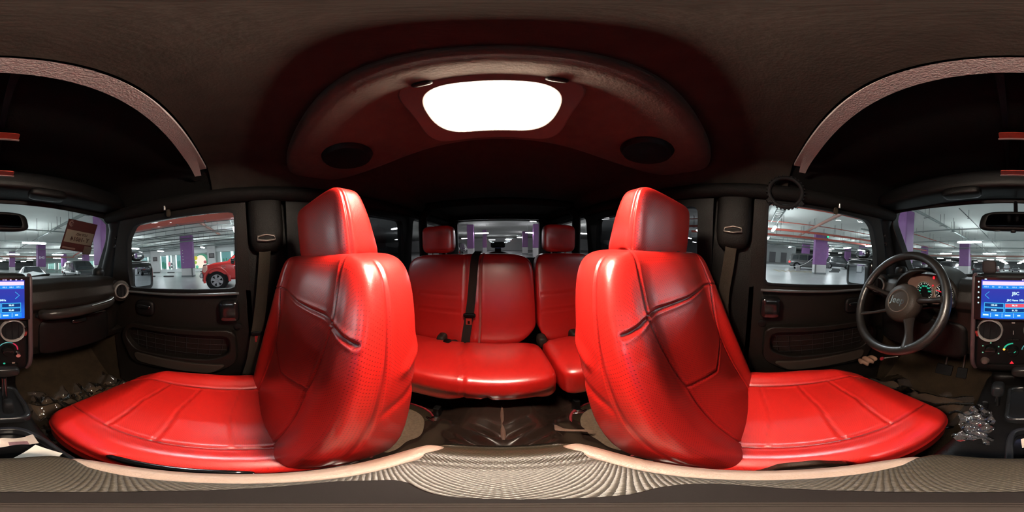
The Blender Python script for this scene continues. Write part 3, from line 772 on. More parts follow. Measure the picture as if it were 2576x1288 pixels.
# lower trim under the wheel
m = MB(); m.soft((.46, .05, .19), (30, 6, 20), 6, at=(-.40, .655, -.34)); m.build('knee_panel', black, dbd, smooth=60)
def round_vent(x, y, z, r, ax, par, name='round_vent'):
    ax = Vector(ax).normalized()
    m = MB(); m.lathe([(r * .86, .004), (r * .90, -.008), (r * .95, -.011), (r * 1.0, -.006), (r * 1.01, .012)], (x, y, z), -ax * -1, 40)
    ring = m.build(name, mat('vent_chrome', (.42, .38, .36), .32, metal=.45), par, smooth=60)
    m = MB(); m.lathe([(0, .012), (r * .5, .008), (r * .88, .006)], (x, y, z), ax, 32); m.build('vent_disc', mat('vent_dark', (.003, .003, .004), .6), ring, smooth=60)
    u = ax.cross(Vector((0, 0, 1))).normalized(); v = Vector((0, 0, 1))
    m = MB()
    for k in (-.5, 0, .5):
        h = math.sqrt(1 - k * k) * r * .8; c = Vector((x, y, z)) + u * k * r + ax * .006
        m.prism([c + v * h + u * .0015, c - v * h + u * .0015, c - v * h - u * .0015, c + v * h - u * .0015], ax * -.006)
    m.build('vent_slat', MATS['vent_dark'], ring)
    # clip-on bright segments of the bezel
    m = MB(); m.lathe([(r * .90, -.013), (r * 1.10, -.010), (r * 1.12, .004)], (x, y, z), ax, 8, start=R(-20) if x > 0 else R(150), sweep=R(45)); m.build('bezel_clip', chrome, ring, smooth=60)
    return ring
m = MB(); m.lathe([(.058, -.05), (.060, -.004), (.056, .006), (.042, .010)], (.634, .607, -.143), (-.25, -1, .05), 32); m.build('vent_housing', dash_m, dbd, smooth=50)
m = MB(); m.lathe([(.058, -.05), (.060, -.004), (.056, .006), (.042, .010)], (-.638, .609, -.124), (.25, -1, .05), 32); m.build('vent_housing', dash_m, dbd, smooth=50)
round_vent(.628, .594, -.143, .040, (.30, 1, -.05), dbd)
round_vent(-.632, .596, -.124, .040, (-.30, 1, -.05), dbd)

# ---- centre stack
CX = .010; FY = .600
m = MB(); m.soft((.290, .12, .44), (20, 8, 30), 12, at=(CX, FY + .068, -.245)); m.build('centre_stack', mat('stack_black', (.004, .004, .0045), .4), dbd, smooth=40)
rail = mat('stack_rail', (.060, .036, .040), .45)
for x in (CX - .148, CX + .148):
    m = MB(); m.tube(curve([(x, FY + .02, -.034), (x, FY - .002, -.06), (x, FY - .004, -.25), (x, FY + .002, -.40), (x * .95, FY + .03, -.46)], 20), .009, 8); m.build('stack_rail', rail, dbd, smooth=60)
def fx(s): return CX - .1255 + s * .251
def fz(t): return -.051 - t * .146
hu = thing('head_unit', 'large glowing blue touch screen in the centre of the dashboard', 'screen', (CX, FY, -.12))
m = MB(); m.box((CX, FY - .004, -.122), (.292, .018, .168)); m.build('bezel', blackg, hu, bevel=.004)
SY = FY - .0145
def scr_mat():
    m_ = bpy.data.materials.new('screen_picture'); m_.use_nodes = True; nt = m_.node_tree; nt.nodes.clear()
    tc = nt.nodes.new('ShaderNodeTexCoord'); sx = nt.nodes.new('ShaderNodeSeparateXYZ'); rp = nt.nodes.new('ShaderNodeValToRGB')
    e = nt.nodes.new('ShaderNodeEmission'); o = nt.nodes.new('ShaderNodeOutputMaterial')
    nt.links.new(tc.outputs['Generated'], sx.inputs[0]); nt.links.new(sx.outputs[2], rp.inputs[0])
    el = rp.color_ramp.elements; el[0].position = 0; el[0].color = (.015, .12, .75, 1); el[1].position = 1; el[1].color = (.06, .06, .45, 1)
    for p, c in ((.22, (.02, .13, .62, 1)), (.45, (.02, .045, .36, 1)), (.75, (.035, .04, .34, 1))):
        q = el.new(p); q.color = c
    nt.links.new(rp.outputs[0], e.inputs[0]); e.inputs[1].default_value = 1.25; nt.links.new(e.outputs[0], o.inputs[0]); return m_
m = MB(); m.box(((fx(.028) + fx(.992)) / 2, SY + .001, fz(.5)), (fx(.992) - fx(.028), .002, .146)); m.build('display', scr_mat(), hu)
e_cy = emis('ui_cyan', (.06, .48, .85), 1.2); e_bl = emis('ui_blue', (.02, .22, .72), 1.3); e_wh = emis('ui_white', (.62, .90, 1.0), 1.3)
e_pk = emis('ui_lilac', (.85, .66, 1.0), 1.2); e_rd = emis('ui_red', (.95, .10, .16), 1.0); e_nv = emis('ui_navy', (.01, .045, .22), 1.0)
def rect(s0, s1, t0, t1, y, name, mm, par=hu):
    m = MB(); m.box(((fx(s0) + fx(s1)) / 2, y, (fz(t0) + fz(t1)) / 2), (fx(s1) - fx(s0), .0006, abs(fz(t1) - fz(t0)))); return m.build(name, mm, par)
rect(.045, .985, .030, .125, SY - .0006, 'tuning_bar', e_pk)
rect(.045, .985, .125, .215, SY - .0006, 'tuning_scale', e_bl)
m = MB()
for k, s_ in enumerate(("103.4", "94", "107.2", "98", "101.6", "104.5", "105.2", "108.1", "107.3")):
    q = text_mb(s_, .0075, (fx(.10 + k * .10), SY - .0012, fz(.17)), (1, 0, 0), (0, 0, 1)); m.add(q.v, q.f)
m.build('scale_figures', e_wh, hu)
for s_, x0 in ((1, .115), (-1, .885)):
    m = MB(); m.tube([(fx(x0 + s_ * .03), SY - .001, fz(.29)), (fx(x0 - s_ * .03), SY - .001, fz(.38)), (fx(x0 + s_ * .03), SY - .001, fz(.47))], .0011, 6); m.build('arrow', e_cy, hu)
text_mb("JBC", .0165, (fx(.52), SY - .0012, fz(.33)), (1, 0, 0), (0, 0, 1), bold=.0004).build('station_name', e_wh, hu)
text_mb("JBC News 102.6MHz", .0095, (fx(.56), SY - .0012, fz(.50)), (1, 0, 0), (0, 0, 1), bold=.0003).build('station_text', e_wh, hu)
for r_ in range(2):
    for c_ in range(3):
        s0 = .075 + c_ * .292; t0 = .575 + r_ * .130
        rect(s0, s0 + .280, t0, t0 + .120, SY - .0006, 'preset_button', e_cy)
        rect(s0 + .008, s0 + .272, t0 + .014, t0 + .106, SY - .0012, 'preset_face', e_rd if (r_, c_) == (0, 1) else e_nv)
        text_mb((("103.40", "98.10", "98.00"), ("94.20", "91.70", "92.80"))[r_][c_], .0085, (fx(s0 + .14), SY - .0018, fz(t0 + .06)), (1, 0, 0), (0, 0, 1), bold=.0003).build('preset_figures', e_wh, hu)
rect(.045, .95, .840, .965, SY - .0006, 'button_bar', e_bl)
m = MB()
for k in range(5): m.box((fx(.17 + k * .16), SY - .0012, fz(.90)), (.0012, .0006, .017))
for k in range(6): m.box((fx(.10 + k * .155), SY - .0013, fz(.90)), (.011 if k % 2 else .020, .0006, .0055))
m.build('bar_symbols', e_wh, hu)
m = MB()
for k in range(5): m.lathe([(0, 0), (.0030, 0), (.0030, .001)], (fx(-.012), FY - .0135, fz(.05 + k * .135)), (0, -1, 0), 12)
m.build('side_button', e_wh, hu)
m = MB(); q = text_mb("12:38", .0075, (fx(.70), SY - .0012, fz(-.012)), (1, 0, 0), (0, 0, 1)); m.add(q.v, q.f)
for s_ in (.62, .79, .87, .95): m.soft((.008, .0006, .005), (3, 1, 3), 3, at=(fx(s_), SY - .0006, fz(-.014)))
m.v = m.v; m.build('status_symbols', e_pk, hu)
m = MB(); m.soft((.011, .0008, .005), (4, 1, 3), 3, at=(fx(.09), SY - .0006, fz(-.02))); m.build('home_symbol', e_wh, hu)

VZ = -.252
round_vent(CX - .086, FY - .004, VZ, .047, (0, 1, 0), dbd)
round_vent(CX + .082, FY - .004, VZ, .047, (0, 1, 0), dbd)
# slider between the two round vents
m = MB(); m.soft((.050, .008, .008), (6, 2, 3), 4, at=(CX - .002, FY + .002, VZ - .040)); m.soft((.012, .010, .006), (4, 2, 3), 3, at=(CX - .002, FY, VZ - .036)); m.build('vent_slider', black, dbd, smooth=60)
m = MB(); m.box((CX - .002, FY + .003, VZ + .034), (.012, .003, .004)); m.box((CX - .002, FY + .003, VZ - .008), (.0015, .003, .016)); tag(m.build('slider_marks', mat('mark_grey', (.4, .38, .36), .5), dbd), kind='stuff')
# heater controls
def knob(x, z, r=.024):
    m = MB(); m.lathe([(0, -.020), (r * .75, -.020), (r * .85, -.016), (r, .0)], (x, FY + .006, z), (0, 1, 0), 28); k = m.build('heater_knob', black, dbd, smooth=50)
    m = MB(); m.box((x, FY - .010, z), (r * 1.5, .012, .008)); m.build('knob_grip', blackg, k, bevel=.002)
    return k
for x in (CX - .082, CX - .002, CX + .066): knob(x, -.343)
m = MB()
for k in range(5):
    q = R(210 - k * 60); m.box((CX - .082 + .033 * math.cos(q), FY + .004, -.343 + .033 * math.sin(q)), (.005, .003, .004))
tag(m.build('fan_marks', mat('mark_green', (.2, .5, .4), .5, emit=(.15, .6, .42), es=.35), dbd), kind='stuff')
m = MB(); m.lathe([(.030, -.001), (.033, -.003), (.036, -.001)], (CX - .002, FY + .006, -.343), (0, 1, 0), 20, start=R(185), sweep=R(85)); m.build('mode_arc', glow_g, dbd)
m = MB(); m.box((CX - .002 + .006, FY - .017, -.339), (.009, .002, .0022), ry=R(-45)); m.build('mode_pointer', glow_g, dbd)
m = MB(); m.lathe([(0, -.002), (.0042, -.002), (.0046, 0)], (CX - .034, FY + .004, -.338), (0, 1, 0), 14); m.build('indicator_lamp', glow_a, dbd)
m = MB(); m.lathe([(.034, -.001), (.036, -.002), (.038, -.001)], (CX + .066, FY + .006, -.343), (0, 1, 0), 24, start=R(185), sweep=R(115)); m.build('cold_arc', mat('arc_teal', (.08, .28, .3), .4, emit=(.05, .4, .45), es=.35), dbd)
m = MB(); m.lathe([(.033, -.001), (.036, -.003), (.038, -.001)], (CX + .066, FY + .006, -.343), (0, 1, 0), 16, start=R(-60), sweep=R(62)); m.build('hot_arc', emis('arc_red', (.75, .04, .10), .7), dbd)
# hazard switch, sockets, switch row
m = MB(); m.prism([(CX - .013, FY + .003, -.408), (CX + .001, FY + .003, -.408), (CX - .006, FY + .003, -.395)], (0, -.003, 0)); m.build('hazard_symbol', glow_r, dbd)
for x, z, mm, r in ((CX - .102, -.401, black, .015), (CX + .102, -.368, chrome, .012)):
    m = MB(); m.lathe([(0, -.012), (r * .7, -.012), (r, -.004), (r * 1.1, .002), (r * 1.1, .008)], (x, FY + .004, z), (0, 1, 0), 24); m.build('socket_cap' if z < -.39 else 'chrome_knob', mm if mm is chrome else mat('socket_cap', (.07, .05, .045), .4), dbd, smooth=50)
m = MB(); m.soft((.20, .02, .030), (20, 3, 5), 6, at=(CX + .005, FY + .006, -.428)); sw = m.build('switch_row', black, dbd, smooth=40)
m = MB(); m.lathe([(0, -.001), (.004, -.001), (.004, 0)], (CX + .052, FY - .0045, -.405), (0, 1, 0), 12); m.build('switch_light', glow_g, sw)
m = MB(); m.box((CX + .085, FY - .004, -.405), (.010, .002, .007)); m.box((CX + .022, FY - .006, -.428), (.012, .002, .004)); tag(m.build('switch_mark', mat('mark_tan', (.22, .15, .12), .5), sw), kind='stuff')

# ---- instrument cluster
cl = thing('instrument_cluster', 'instrument cluster with two lit round gauges behind the steering wheel', 'gauges', (-.35, .68, -.12))
def hood(u, v):
    q = R(-15 + u * 210); rx_ = .150 - .010 * v; rz_ = .105 - .006 * v
    return (-.362 + rx_ * math.cos(q), .60 + v * .10, -.135 + rz_ * math.sin(q) * (1 if math.sin(q) > 0 else .8))
m = MB(); m.grid(hood, 50, 6); m.grid(lambda u, v: Vector(hood(u, 0)) + Vector((math.cos(R(-15 + u * 210)), .0, math.sin(R(-15 + u * 210)))) * (.014 * v) + Vector((0, .012 * v * v, 0)), 50, 4)
m.grid(lambda u, v: Vector(hood(u, 0)) + Vector((math.cos(R(-15 + u * 210)), 0, math.sin(R(-15 + u * 210)))) * (.014 + .01 * v) + Vector((0, .012 + .2 * v, 0)), 50, 4)
m.build('hood', dash_m, cl, smooth=60)
fc = mat('cluster_face', (.13, .075, .06), .6)
m = MB(); m.prism(fillet([(-.495, -.165, 0), (-.24, -.165, 0), (-.24, -.07, 0), (-.30, -.045, 0), (-.43, -.045, 0), (-.495, -.08, 0)], .02) and [(x, .672, z) for x, z in fillet([(-.495, -.185), (-.235, -.185), (-.235, -.085), (-.29, -.048), (-.44, -.048), (-.495, -.09)], .025)], (0, .01, 0)); m.build('face_plate', fc, cl)
def gauge(x, z, r, name):
    m = MB(); m.lathe([(r * .93, -.006), (r, -.010), (r * 1.06, -.002)], (x, .668, z), (0, 1, 0), 40); g = m.build(name, mat('gauge_rim', (.45, .36, .31), .3, metal=.6), cl, smooth=60)
    m = MB(); m.disc((x, .667, z), (0, 1, 0), r * .95, .002, 40); m.build('dial', blackg, g)
    m = MB()
    for k in range(21):
        q = R(225 - k * 13.5); rr = r * .84; ln = .0085 if k % 2 == 0 else .004
        m.box((x + rr * math.cos(q), .665, z + rr * math.sin(q)), (.0022 if k % 2 == 0 else .0012, .001, ln), ry=math.pi / 2 - q)
    m.build('scale_marks', glow_w, g)
    return g
g1 = gauge(-.388, -.130, .046, 'speedometer')
m = MB()
for k in range(7):
    q = R(215 - k * 35); t_ = text_mb(str(k * 40), .0095, (-.388 + .026 * math.cos(q), .6645, -.130 + .026 * math.sin(q)), (1, 0, 0), (0, 0, 1), bold=.0004); m.add(t_.v, t_.f)
m.build('figures', glow_g, g1)
g2 = gauge(-.288, -.128, .046, 'rev_counter')
m = MB()
for k in range(8):
    q = R(215 - k * 33); t_ = text_mb(str(k), .011, (-.288 + .029 * math.cos(q), .6645, -.128 + .029 * math.sin(q)), (1, 0, 0), (0, 0, 1), bold=.0003); m.add(t_.v, t_.f)
m.build('figures', glow_w, g2)
m = MB(); m.box((-.306, .663, -.122), (.040, .002, .0032), ry=R(15)); m.build('needle', glow_r, g2)
m = MB(); m.box((-.301, .664, -.158), (.034, .002, .018)); m.build('lit_display', emis('cluster_display', (.03, .70, .55), .8), cl)
m = MB(); t_ = text_mb("P", .014, (-.312, .6625, -.158), (1, 0, 0), (0, 0, 1)); m.add(t_.v, t_.f); m.build('display_letter', glow_a, cl)
for x, z, sx_ in ((-.343, -.062, .013), (-.346, -.098, .008)):
    m = MB(); m.soft((sx_, .002, sx_ * 1.3), (5, 1, 5), 3, at=(x, .668, z)); m.build('warning_light', glow_r, cl)
# ---- steering wheel
WC = Vector((-.370, .448, -.135)); ta = R(25); wu = Vector((0, math.sin(ta), math.cos(ta))); wx = Vector((1, 0, 0)); wn = Vector((0, -math.cos(ta), math.sin(ta)))
def wp(x, y, n_=0.0): return WC + wx * x + wu * y + wn * n_
sw = thing('steering_wheel', 'black leather steering wheel with four spokes before the driver seat', 'steering wheel', WC)
rim_m = mat('wheel_leather', (.008, .007, .0065), .36, bump=.25, scale=300, coat=.15)
m = MB(); m.tube([wp(.183 * math.cos(2 * math.pi * k / 72), .183 * math.sin(2 * math.pi * k / 72)) for k in range(72)], .0165, 16, closed=True); m.build('rim', rim_m, sw, smooth=180)
HD = -.030
m = MB(); m.lathe([(0, .030), (.045, .029), (.062, .024), (.072, .012), (.076, -.006), (.070, -.030), (.05, -.06)], wp(0, 0, HD - .004), wn, 48); m.build('hub', mat('wheel_hub', (.020, .015, .012), .5, bump=.3, scale=300), sw, smooth=60)
m = MB(); m.lathe([(.0405, .0305), (.0425, .0325), (.0445, .0300)], wp(0, 0, HD - .004), wn, 48); m.build('hub_ring', mat('hub_ring', (.075, .06, .05), .35), sw, smooth=60)
text_mb("Jeep", .036, wp(0, 0, HD + .0275), wx, wu, .004, bold=.0006).build('emblem', chrome, sw)
sp_m = mat('spoke', (.014, .011, .010), .35, bump=.2)
for (x0, y0, x1, y1, w0) in ((-.065, .020, -.176, .030, .020), (.065, .020, .176, .030, .024), (-.055, -.040, -.150, -.095, .014), (.045, -.052, .100, -.150, .022)):
    pts = [wp(x0, y0, HD - .008), wp((x0 * .5 + x1 * .5), (y0 + y1) / 2, HD * .75), wp(x1, y1, 0)]
    m = MB(); m.tube(curve(pts, 12), [w0 * (1 - .35 * math.sin(math.pi * k / 12)) for k in range(13)], 12, flat=.6); m.build('spoke', sp_m, sw, smooth=60)
m = MB(); m.tube([wp(0, -.0, -.06), wp(0, -.01, -.24)], .045, 20); m.build('column_shroud', black, sw, smooth=60)
for s_, n_ in ((-1, 'wiper_stalk'), (1, 'indicator_stalk')):
    m = MB(); m.tube(curve([wp(s_ * .04, .0, -.09), wp(s_ * .10, .015, -.085), wp(s_ * .15, .020, -.07)], 8), [.007] * 6 + [.010, .011, .009], 10); m.build(n_, black, sw, smooth=60)
m = MB(); m.tube([(-.250, .60, -.155), (-.215, .585, -.15)], .016, 14); m.lathe([(.0, 0), (.012, 0), (.016, .006)], (-.212, .583, -.15), (-.9, .4, 0), 16); m.build('ignition_barrel', steel, sw, smooth=60)
m = MB(); m.box((-.262, .60, -.235), (.045, .002, .028)); m.build('column_label', black, sw)
m = MB()
for k in range(4): m.box((-.262, .598, -.225 - k * .006), (.040 - (k == 3) * .018, .001, .002))
m.build('label_lines', mat('label_grey', (.16, .11, .09), .6), sw)

# rear-view mirror under the header
t = thing('rear_view_mirror', 'dark rear-view mirror hanging before the windscreen', 'mirror', (.012, .58, .17))
def rvm(X, U, P):
    X = X.copy(); X[:, 0] *= 1 - .07 * np.clip(U[:, 2], -1, 1); return X
m = MB(); m.soft((.270, .036, .076), (40, 6, 16), 4.2, fn=rvm, at=(.014, .600, .169)); m.build('mirror_housing', black, t, smooth=60)
m = MB(); m.soft((.252, .004, .060), (30, 1, 10), 4.5, fn=rvm, at=(.014, .5800, .169)); m.v = [(p[0], p[1] + (p[2] - .169) * .18, p[2]) for p in m.v]; m.build('mirror_glass', mat('dimmed_mirror', (.05, .05, .055), .08, metal=1), t, smooth=60)
m = MB(); m.tube([(.014, .612, .19), (.014, .66, .235), (.014, .705, .29)], .009, 10); m.build('mirror_stem', black, t, smooth=60)
m = MB(); m.soft((.022, .02, .012), (4, 4, 3), 3, at=(.004, .592, .129)); m.build('mirror_tab', black, t, smooth=60)
m = MB(); m.soft((.030, .01, .006), (4, 3, 2), 3, at=(-.055, .590, .131)); m.build('mirror_tab', black, t, smooth=60)
# phone holder standing on the dash top
t = thing('phone_holder', 'round dark phone holder standing on the dash top beside the screen', 'holder', (-.090, .63, -.04))
m = MB(); m.lathe([(.0, 0), (.022, 0), (.022, .006), (.008, .010), (.007, .030)], (-.090, .645, -.068), (0, 0, 1), 24, cap=True); m.build('holder_base', black, t, smooth=50)
m = MB(); m.soft((.056, .016, .052), (10, 4, 10), 4, at=(-.086, .625, -.004)); m.build('holder_plate', mat('holder_plate', (.016, .011, .012), .6), t, smooth=60)
# parking permit hanging on the windscreen
t = thing('parking_permit', 'dark red lot number permit stuck inside the windscreen', 'permit', (.49, .79, .16))
TL, TR, BR, BL = [Vector(p) for p in ((.402, .729, .249), (.594, .734, .238), (.580, .806, .075), (.378, .797, .095))]
def pm(s_, t_, d=0.0):
    p = TL.lerp(TR, s_).lerp(BL.lerp(BR, s_), t_); n_ = (TR - TL).cross(BL - TL).normalized()
    if n_.y > 0: n_ = -n_
    return p + n_ * (d + .006 * math.sin(s_ * 3.1)) 
def pm_patch(s0, s1, t0, t1, d, r=.0):
    m = MB(); m.grid(lambda u, v: pm(s0 + (s1 - s0) * u, t0 + (t1 - t0) * v, d), 14, 8); m.grid(lambda u, v: pm(s0 + (s1 - s0) * u, t0 + (t1 - t0) * v, d - .0008), 14, 8); return m
pm_patch(0, 1, 0, 1, 0).build('permit_card', mat('permit_red', (.034, .010, .010), .5, var=.2), t, smooth=60)
pm_patch(.04, .97, .33, .74, .0012).build('permit_panel', mat('permit_beige', (.10, .09, .07), .55, var=.15), t, smooth=60)
pm_patch(.05, .45, .90, .955, .0012).build('permit_stripe', mat('permit_stripe', (.08, .05, .045), .5), t)
ink = mat('permit_ink', (.03, .016, .014), .6)
tx = (TL - TR).normalized(); tz = (TL - BL).normalized()
text_mb("LOT NO.", .019, pm(.52, .435, .0035), tx, tz, .0006, bold=.0005).build('permit_text', ink, t)
text_mb("Y -16014", .033, pm(.51, .60, .0035), tx, tz, .0006, bold=.0009).build('permit_number', ink, t)
m = MB(); m.lathe([(.009, 0), (.012, .0008), (.0165, .0008), (.018, 0)], pm(.13, .13, .001), (TR - TL).cross(BL - TL), 24)
m.build('permit_emblem', MATS['permit_stripe'], t)
m = MB(); m.tube(curve([pm(.10, .07, .002), pm(.16, .10, .002), pm(.10, .15, .002), pm(.17, .19, .002)], 10), .0022, 6); m.build('emblem_stroke', MATS['permit_stripe'], t)
m = MB(); m.grid(lambda u, v: pm(.74 + .30 * u, .78 + .28 * v, .002), 6, 6); m.grid(lambda u, v: pm(.74 + .30 * u, .78 + .28 * v, .0012), 6, 6); m.build('adhesive_patch', mat('adhesive', (.055, .045, .038), .3), t)
# black ring clipped over the driver's window
t = thing('clip_fan', "black round ribbed ring hanging at the top of the driver's window", 'ring', (-.64, .10, .25))
rc = Vector((-.625, .100, .262)); m = MB()
m.tube([rc + Vector((0, .066 * math.cos(2 * math.pi * k / 64), .066 * math.sin(2 * math.pi * k / 64))) for k in range(64)], .0085, 10, closed=True); m.build('ring_rim', rubber, t, smooth=180)
m = MB()
for k in range(30):
    q = 2 * math.pi * (k + .5) / 30; m.box(rc + Vector((0, .0745 * math.cos(q), .0745 * math.sin(q))), (.014, .006, .007), rx=q)
for q in (R(-35), R(215)): m.box(rc + Vector((0, .078 * math.cos(q), .078 * math.sin(q))), (.016, .016, .016), rx=q)
m.build('ring_rib', rubber, t)

# ================================================================== CONSOLE
co = thing('centre_console', 'long dark centre console between the two front seats', 'console', (.0, .3, -.9))
m = MB(); m.soft((.196, .335, .46), (16, 24, 24), 9, at=(0, .012, -.69)); m.build('console_bin', black, co, smooth=60)
m = MB(); m.soft((.225, .62, .34), (16, 30, 14), 8, at=(.008, .46, -.745)); m.build('console_body', mat('console_plastic', (.006, .0055, .0055), .4, bump=.3, scale=400), co, smooth=60)
m = MB(); m.soft((.19, .12, .10), (14, 8, 8), 5, at=(.02, .70, -.56)); m.build('console_front', black, co, smooth=60)
# tray with raised rim
to_ = fillet([(-.002, .175), (.103, .175), (.103, .28), (.075, .352), (.008, .352), (-.004, .30)], .03, 8)
ti_ = fillet([(.008, .185), (.094, .185), (.093, .276), (.068, .338), (.014, .338), (.008, .30)], .026, 8)
m = ring_plate(to_, ti_, (.05, .26), lambda x, y, q: (x, y, -.560 + q), .028, 90); m.build('tray_rim', mat('tray_rim', (.015, .015, .017), .3), co, smooth=40, bevel=.003)
m = MB(); m.prism([(x, y, -.572) for x, y in ti_], (0, 0, .006)); m.build('tray_floor', blackg, co)
# gear lever plate, boot and handle
so = fillet([(-.012, .385), (.106, .385), (.112, .46), (.098, .585), (-.008, .585)], .03, 8)
si = fillet([(.000, .400), (.092, .400), (.097, .46), (.086, .572), (.004, .572)], .024, 8)
m = ring_plate(so, si, (.045, .48), lambda x, y, q: (x, y, -.560 + q), .032, 90); m.build('gear_plate_rim', mat('gear_rim', (.018, .019, .021), .25, metal=.2), co, smooth=40, bevel=.006)
m = MB(); m.prism([(x, y, -.566) for x, y in si], (0, 0, .014)); m.build('gear_plate', mat('gear_plate', (.010, .011, .013), .4), co)
gl = thing('gear_lever', 'black gear lever with a wide handle on the centre console', 'gear lever', (.055, .48, -.54))
m = MB(); m.soft((.030, .045, .075), (6, 8, 10), 3.5, at=(.058, .452, -.53)); m.build('lever_boot', rubber, gl, smooth=60)
m = MB(); m.tube([(.052, .475, -.54), (.050, .490, -.40)], .009, 10); m.build('lever_shaft', blackg, gl, smooth=60)
m = MB(); m.soft((.095, .034, .040), (14, 6, 6), 3.2, at=(.050, .500, -.378)); m.build('lever_handle', mat('lever_grip', (.012, .011, .011), .3), gl, smooth=60)
tl = thing('transfer_lever', 'short black transfer lever beside the gear lever', 'lever', (-.03, .50, -.56))
m = MB(); m.tube([(-.035, .50, -.57), (-.035, .50, -.49)], .008, 10); m.build('lever_shaft', blackg, tl, smooth=60)
m = MB(); m.soft((.040, .055, .06), (8, 8, 8), 3.2, at=(-.035, .505, -.475)); m.build('lever_knob', mat('transfer_knob', (.012, .014, .016), .35), tl, smooth=60)
# armrest lid
lid = thing('armrest_lid', 'beige mesh fabric armrest lid with pale leather side bands', 'armrest', (0, .012, -.45))
def mesh_fabric():
    m_, nt, b = node_mat('mesh_fabric')
    tc = nt.nodes.new('ShaderNodeTexCoord'); mp = nt.nodes.new('ShaderNodeMapping'); mp.inputs['Scale'].default_value = (1 / .0034, 1 / .0034, 1 / .0034); mp.inputs['Rotation'].default_value = (0, 0, R(45))
    vo = nt.nodes.new('ShaderNodeTexVoronoi'); vo.voronoi_dimensions = '2D'; vo.inputs['Scale'].default_value = 1; vo.inputs['Randomness'].default_value = .12
    nt.links.new(tc.outputs['Object'], mp.inputs[0]); nt.links.new(mp.outputs[0], vo.inputs['Vector'])
    cr = nt.nodes.new('ShaderNodeValToRGB'); cr.color_ramp.elements[0].color = (.060, .046, .027, 1); cr.color_ramp.elements[0].position = .15
    cr.color_ramp.elements[1].color = (.014, .010, .007, 1); cr.color_ramp.elements[1].position = .62
    nt.links.new(vo.outputs['Distance'], cr.inputs[0]); nt.links.new(cr.outputs[0], b.inputs['Base Color'])
    bp = nt.nodes.new('ShaderNodeBump'); bp.invert = True; bp.inputs['Strength'].default_value = .35; bp.inputs['Distance'].default_value = .0015
    nt.links.new(vo.outputs['Distance'], bp.inputs['Height']); nt.links.new(bp.outputs[0], b.inputs['Normal'])
    b.inputs['Roughness'].default_value = .40; b.inputs['Specular IOR Level'].default_value = .7; return m_
MF = mesh_fabric()
def lidf(X, U, P):
    X = X.copy(); yy = X[:, 1]
    X[:, 2] += -.0035 * smooth01(U[:, 2], .5, .9) * np.exp(-((yy + .105) / .010) ** 2) - .030 * np.clip((-yy - .120) / .045, 0, 1) ** 2 * smooth01(U[:, 2], .3, .9)
    X[:, 0] *= 1 - .10 * smooth01(np.abs(yy), .09, .165)
    return X
m = MB(); m.soft((.176, .335, .055), (50, 90, 10), 9, fn=lidf, at=(0, .010, -.4475)); m.build('lid_pad', MF, lid, smooth=60)
band = mat('band_leather', (.38, .27, .215), .42, bump=.25, scale=350)
for s_ in (1, -1):
    def bf(X, U, P, s_=s_):
        X = X.copy(); yy = X[:, 1]; X[:, 0] += s_ * (.0925 - .018 * (np.abs(yy) / .15) ** 3.0); X[:, 2] -= .012 * smooth01(s_ * U[:, 0], -.2, .95) ** 2 * (U[:, 2] > 0); return X
    m = MB(); m.soft((.034, .302, .056), (8, 50, 10), 6, fn=bf, at=(0, .008, -.4478)); m.build('side_band', band, lid, smooth=60)
# base of the camera stand on the lid, with the camera's shadow beside it
t = thing('camera_stand_base', 'small round camera stand base and dark camera shadow shape on the armrest lid', 'stand', (0, .02, -.419))
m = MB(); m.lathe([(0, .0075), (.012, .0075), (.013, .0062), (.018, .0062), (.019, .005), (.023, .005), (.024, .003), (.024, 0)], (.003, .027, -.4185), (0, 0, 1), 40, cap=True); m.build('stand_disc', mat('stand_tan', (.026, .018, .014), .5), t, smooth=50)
foot = fillet([(.008, .080), (.031, .071), (.052, .054), (.064, .028), (.071, .004), (.072, -.018), (.055, -.040), (.044, -.038), (.031, -.025), (.018, -.012), (.004, -.006), (-.012, -.005), (-.028, -.005), (-.045, -.010), (-.060, -.006), (-.068, .010), (-.060, .030), (-.045, .053), (-.024, .070)], .01, 4)  # outline of the camera's shadow, built as a thin dark plate
m = MB(); m.prism([(x, y, -.4195) for x, y in foot], (0, 0, .005)); m.build('camera_shadow', mat('camera_shadow', (.008, .0045, .004), .6), t, smooth=40, bevel=.001)

# things lying in the tray and on the console
t = thing('white_card', 'white card lying askew in the console tray', 'card', (.06, .22, -.55))
m = MB(); m.prism([(.073, .258, -.520), (.095, .215, -.524), (.056, .176, -.532), (.024, .206, -.530)], (0, 0, .0012)); m.build('card_sheet', mat('card_white', (.62, .56, .48), .5), t)
def crumple(name, mm, x0, x1, y0, y1, z0, h, nx, ny, sd, parent=None, edge=.15, f=22, th=0, shape=None):
    def fn(u, v):
        if shape:
            du, dv = shape(u, v)
        else: du = dv = 0
        if name == 'bag_film': u = .5 + (u - .5) * (.78 + .20 * math.sin(v * 9 + sd) + .10 * math.sin(v * 23)) + .08 * math.sin(v * 5 + 1); v = .5 + (v - .5) * (.92 + .12 * math.sin(u * 11 + sd))
        x = x0 + (x1 - x0) * (u + du + edge * .2 * noise.noise(Vector((v * 7, sd, 1)))); y = y0 + (y1 - y0) * (v + dv + edge * .2 * noise.noise(Vector((u * 7, sd, 5))))
        n1 = noise.noise(Vector((x * f, y * f, sd))); n2 = abs(noise.noise(Vector((x * f * 2.3, y * f * 2.3, sd + 4)))); n3 = abs(noise.noise(Vector((x * f * 5, y * f * 5, sd + 9))))
        return (x, y, z0 + h * (.6 * n1 + 1.0 * n2 + .06 * n3))
    m = MB(); m.grid(fn, nx, ny)
    return m.build(name, mm, parent)
t = thing('banknote', 'crumpled pale banknote lying in the console tray', 'paper', (.05, .28, -.55))
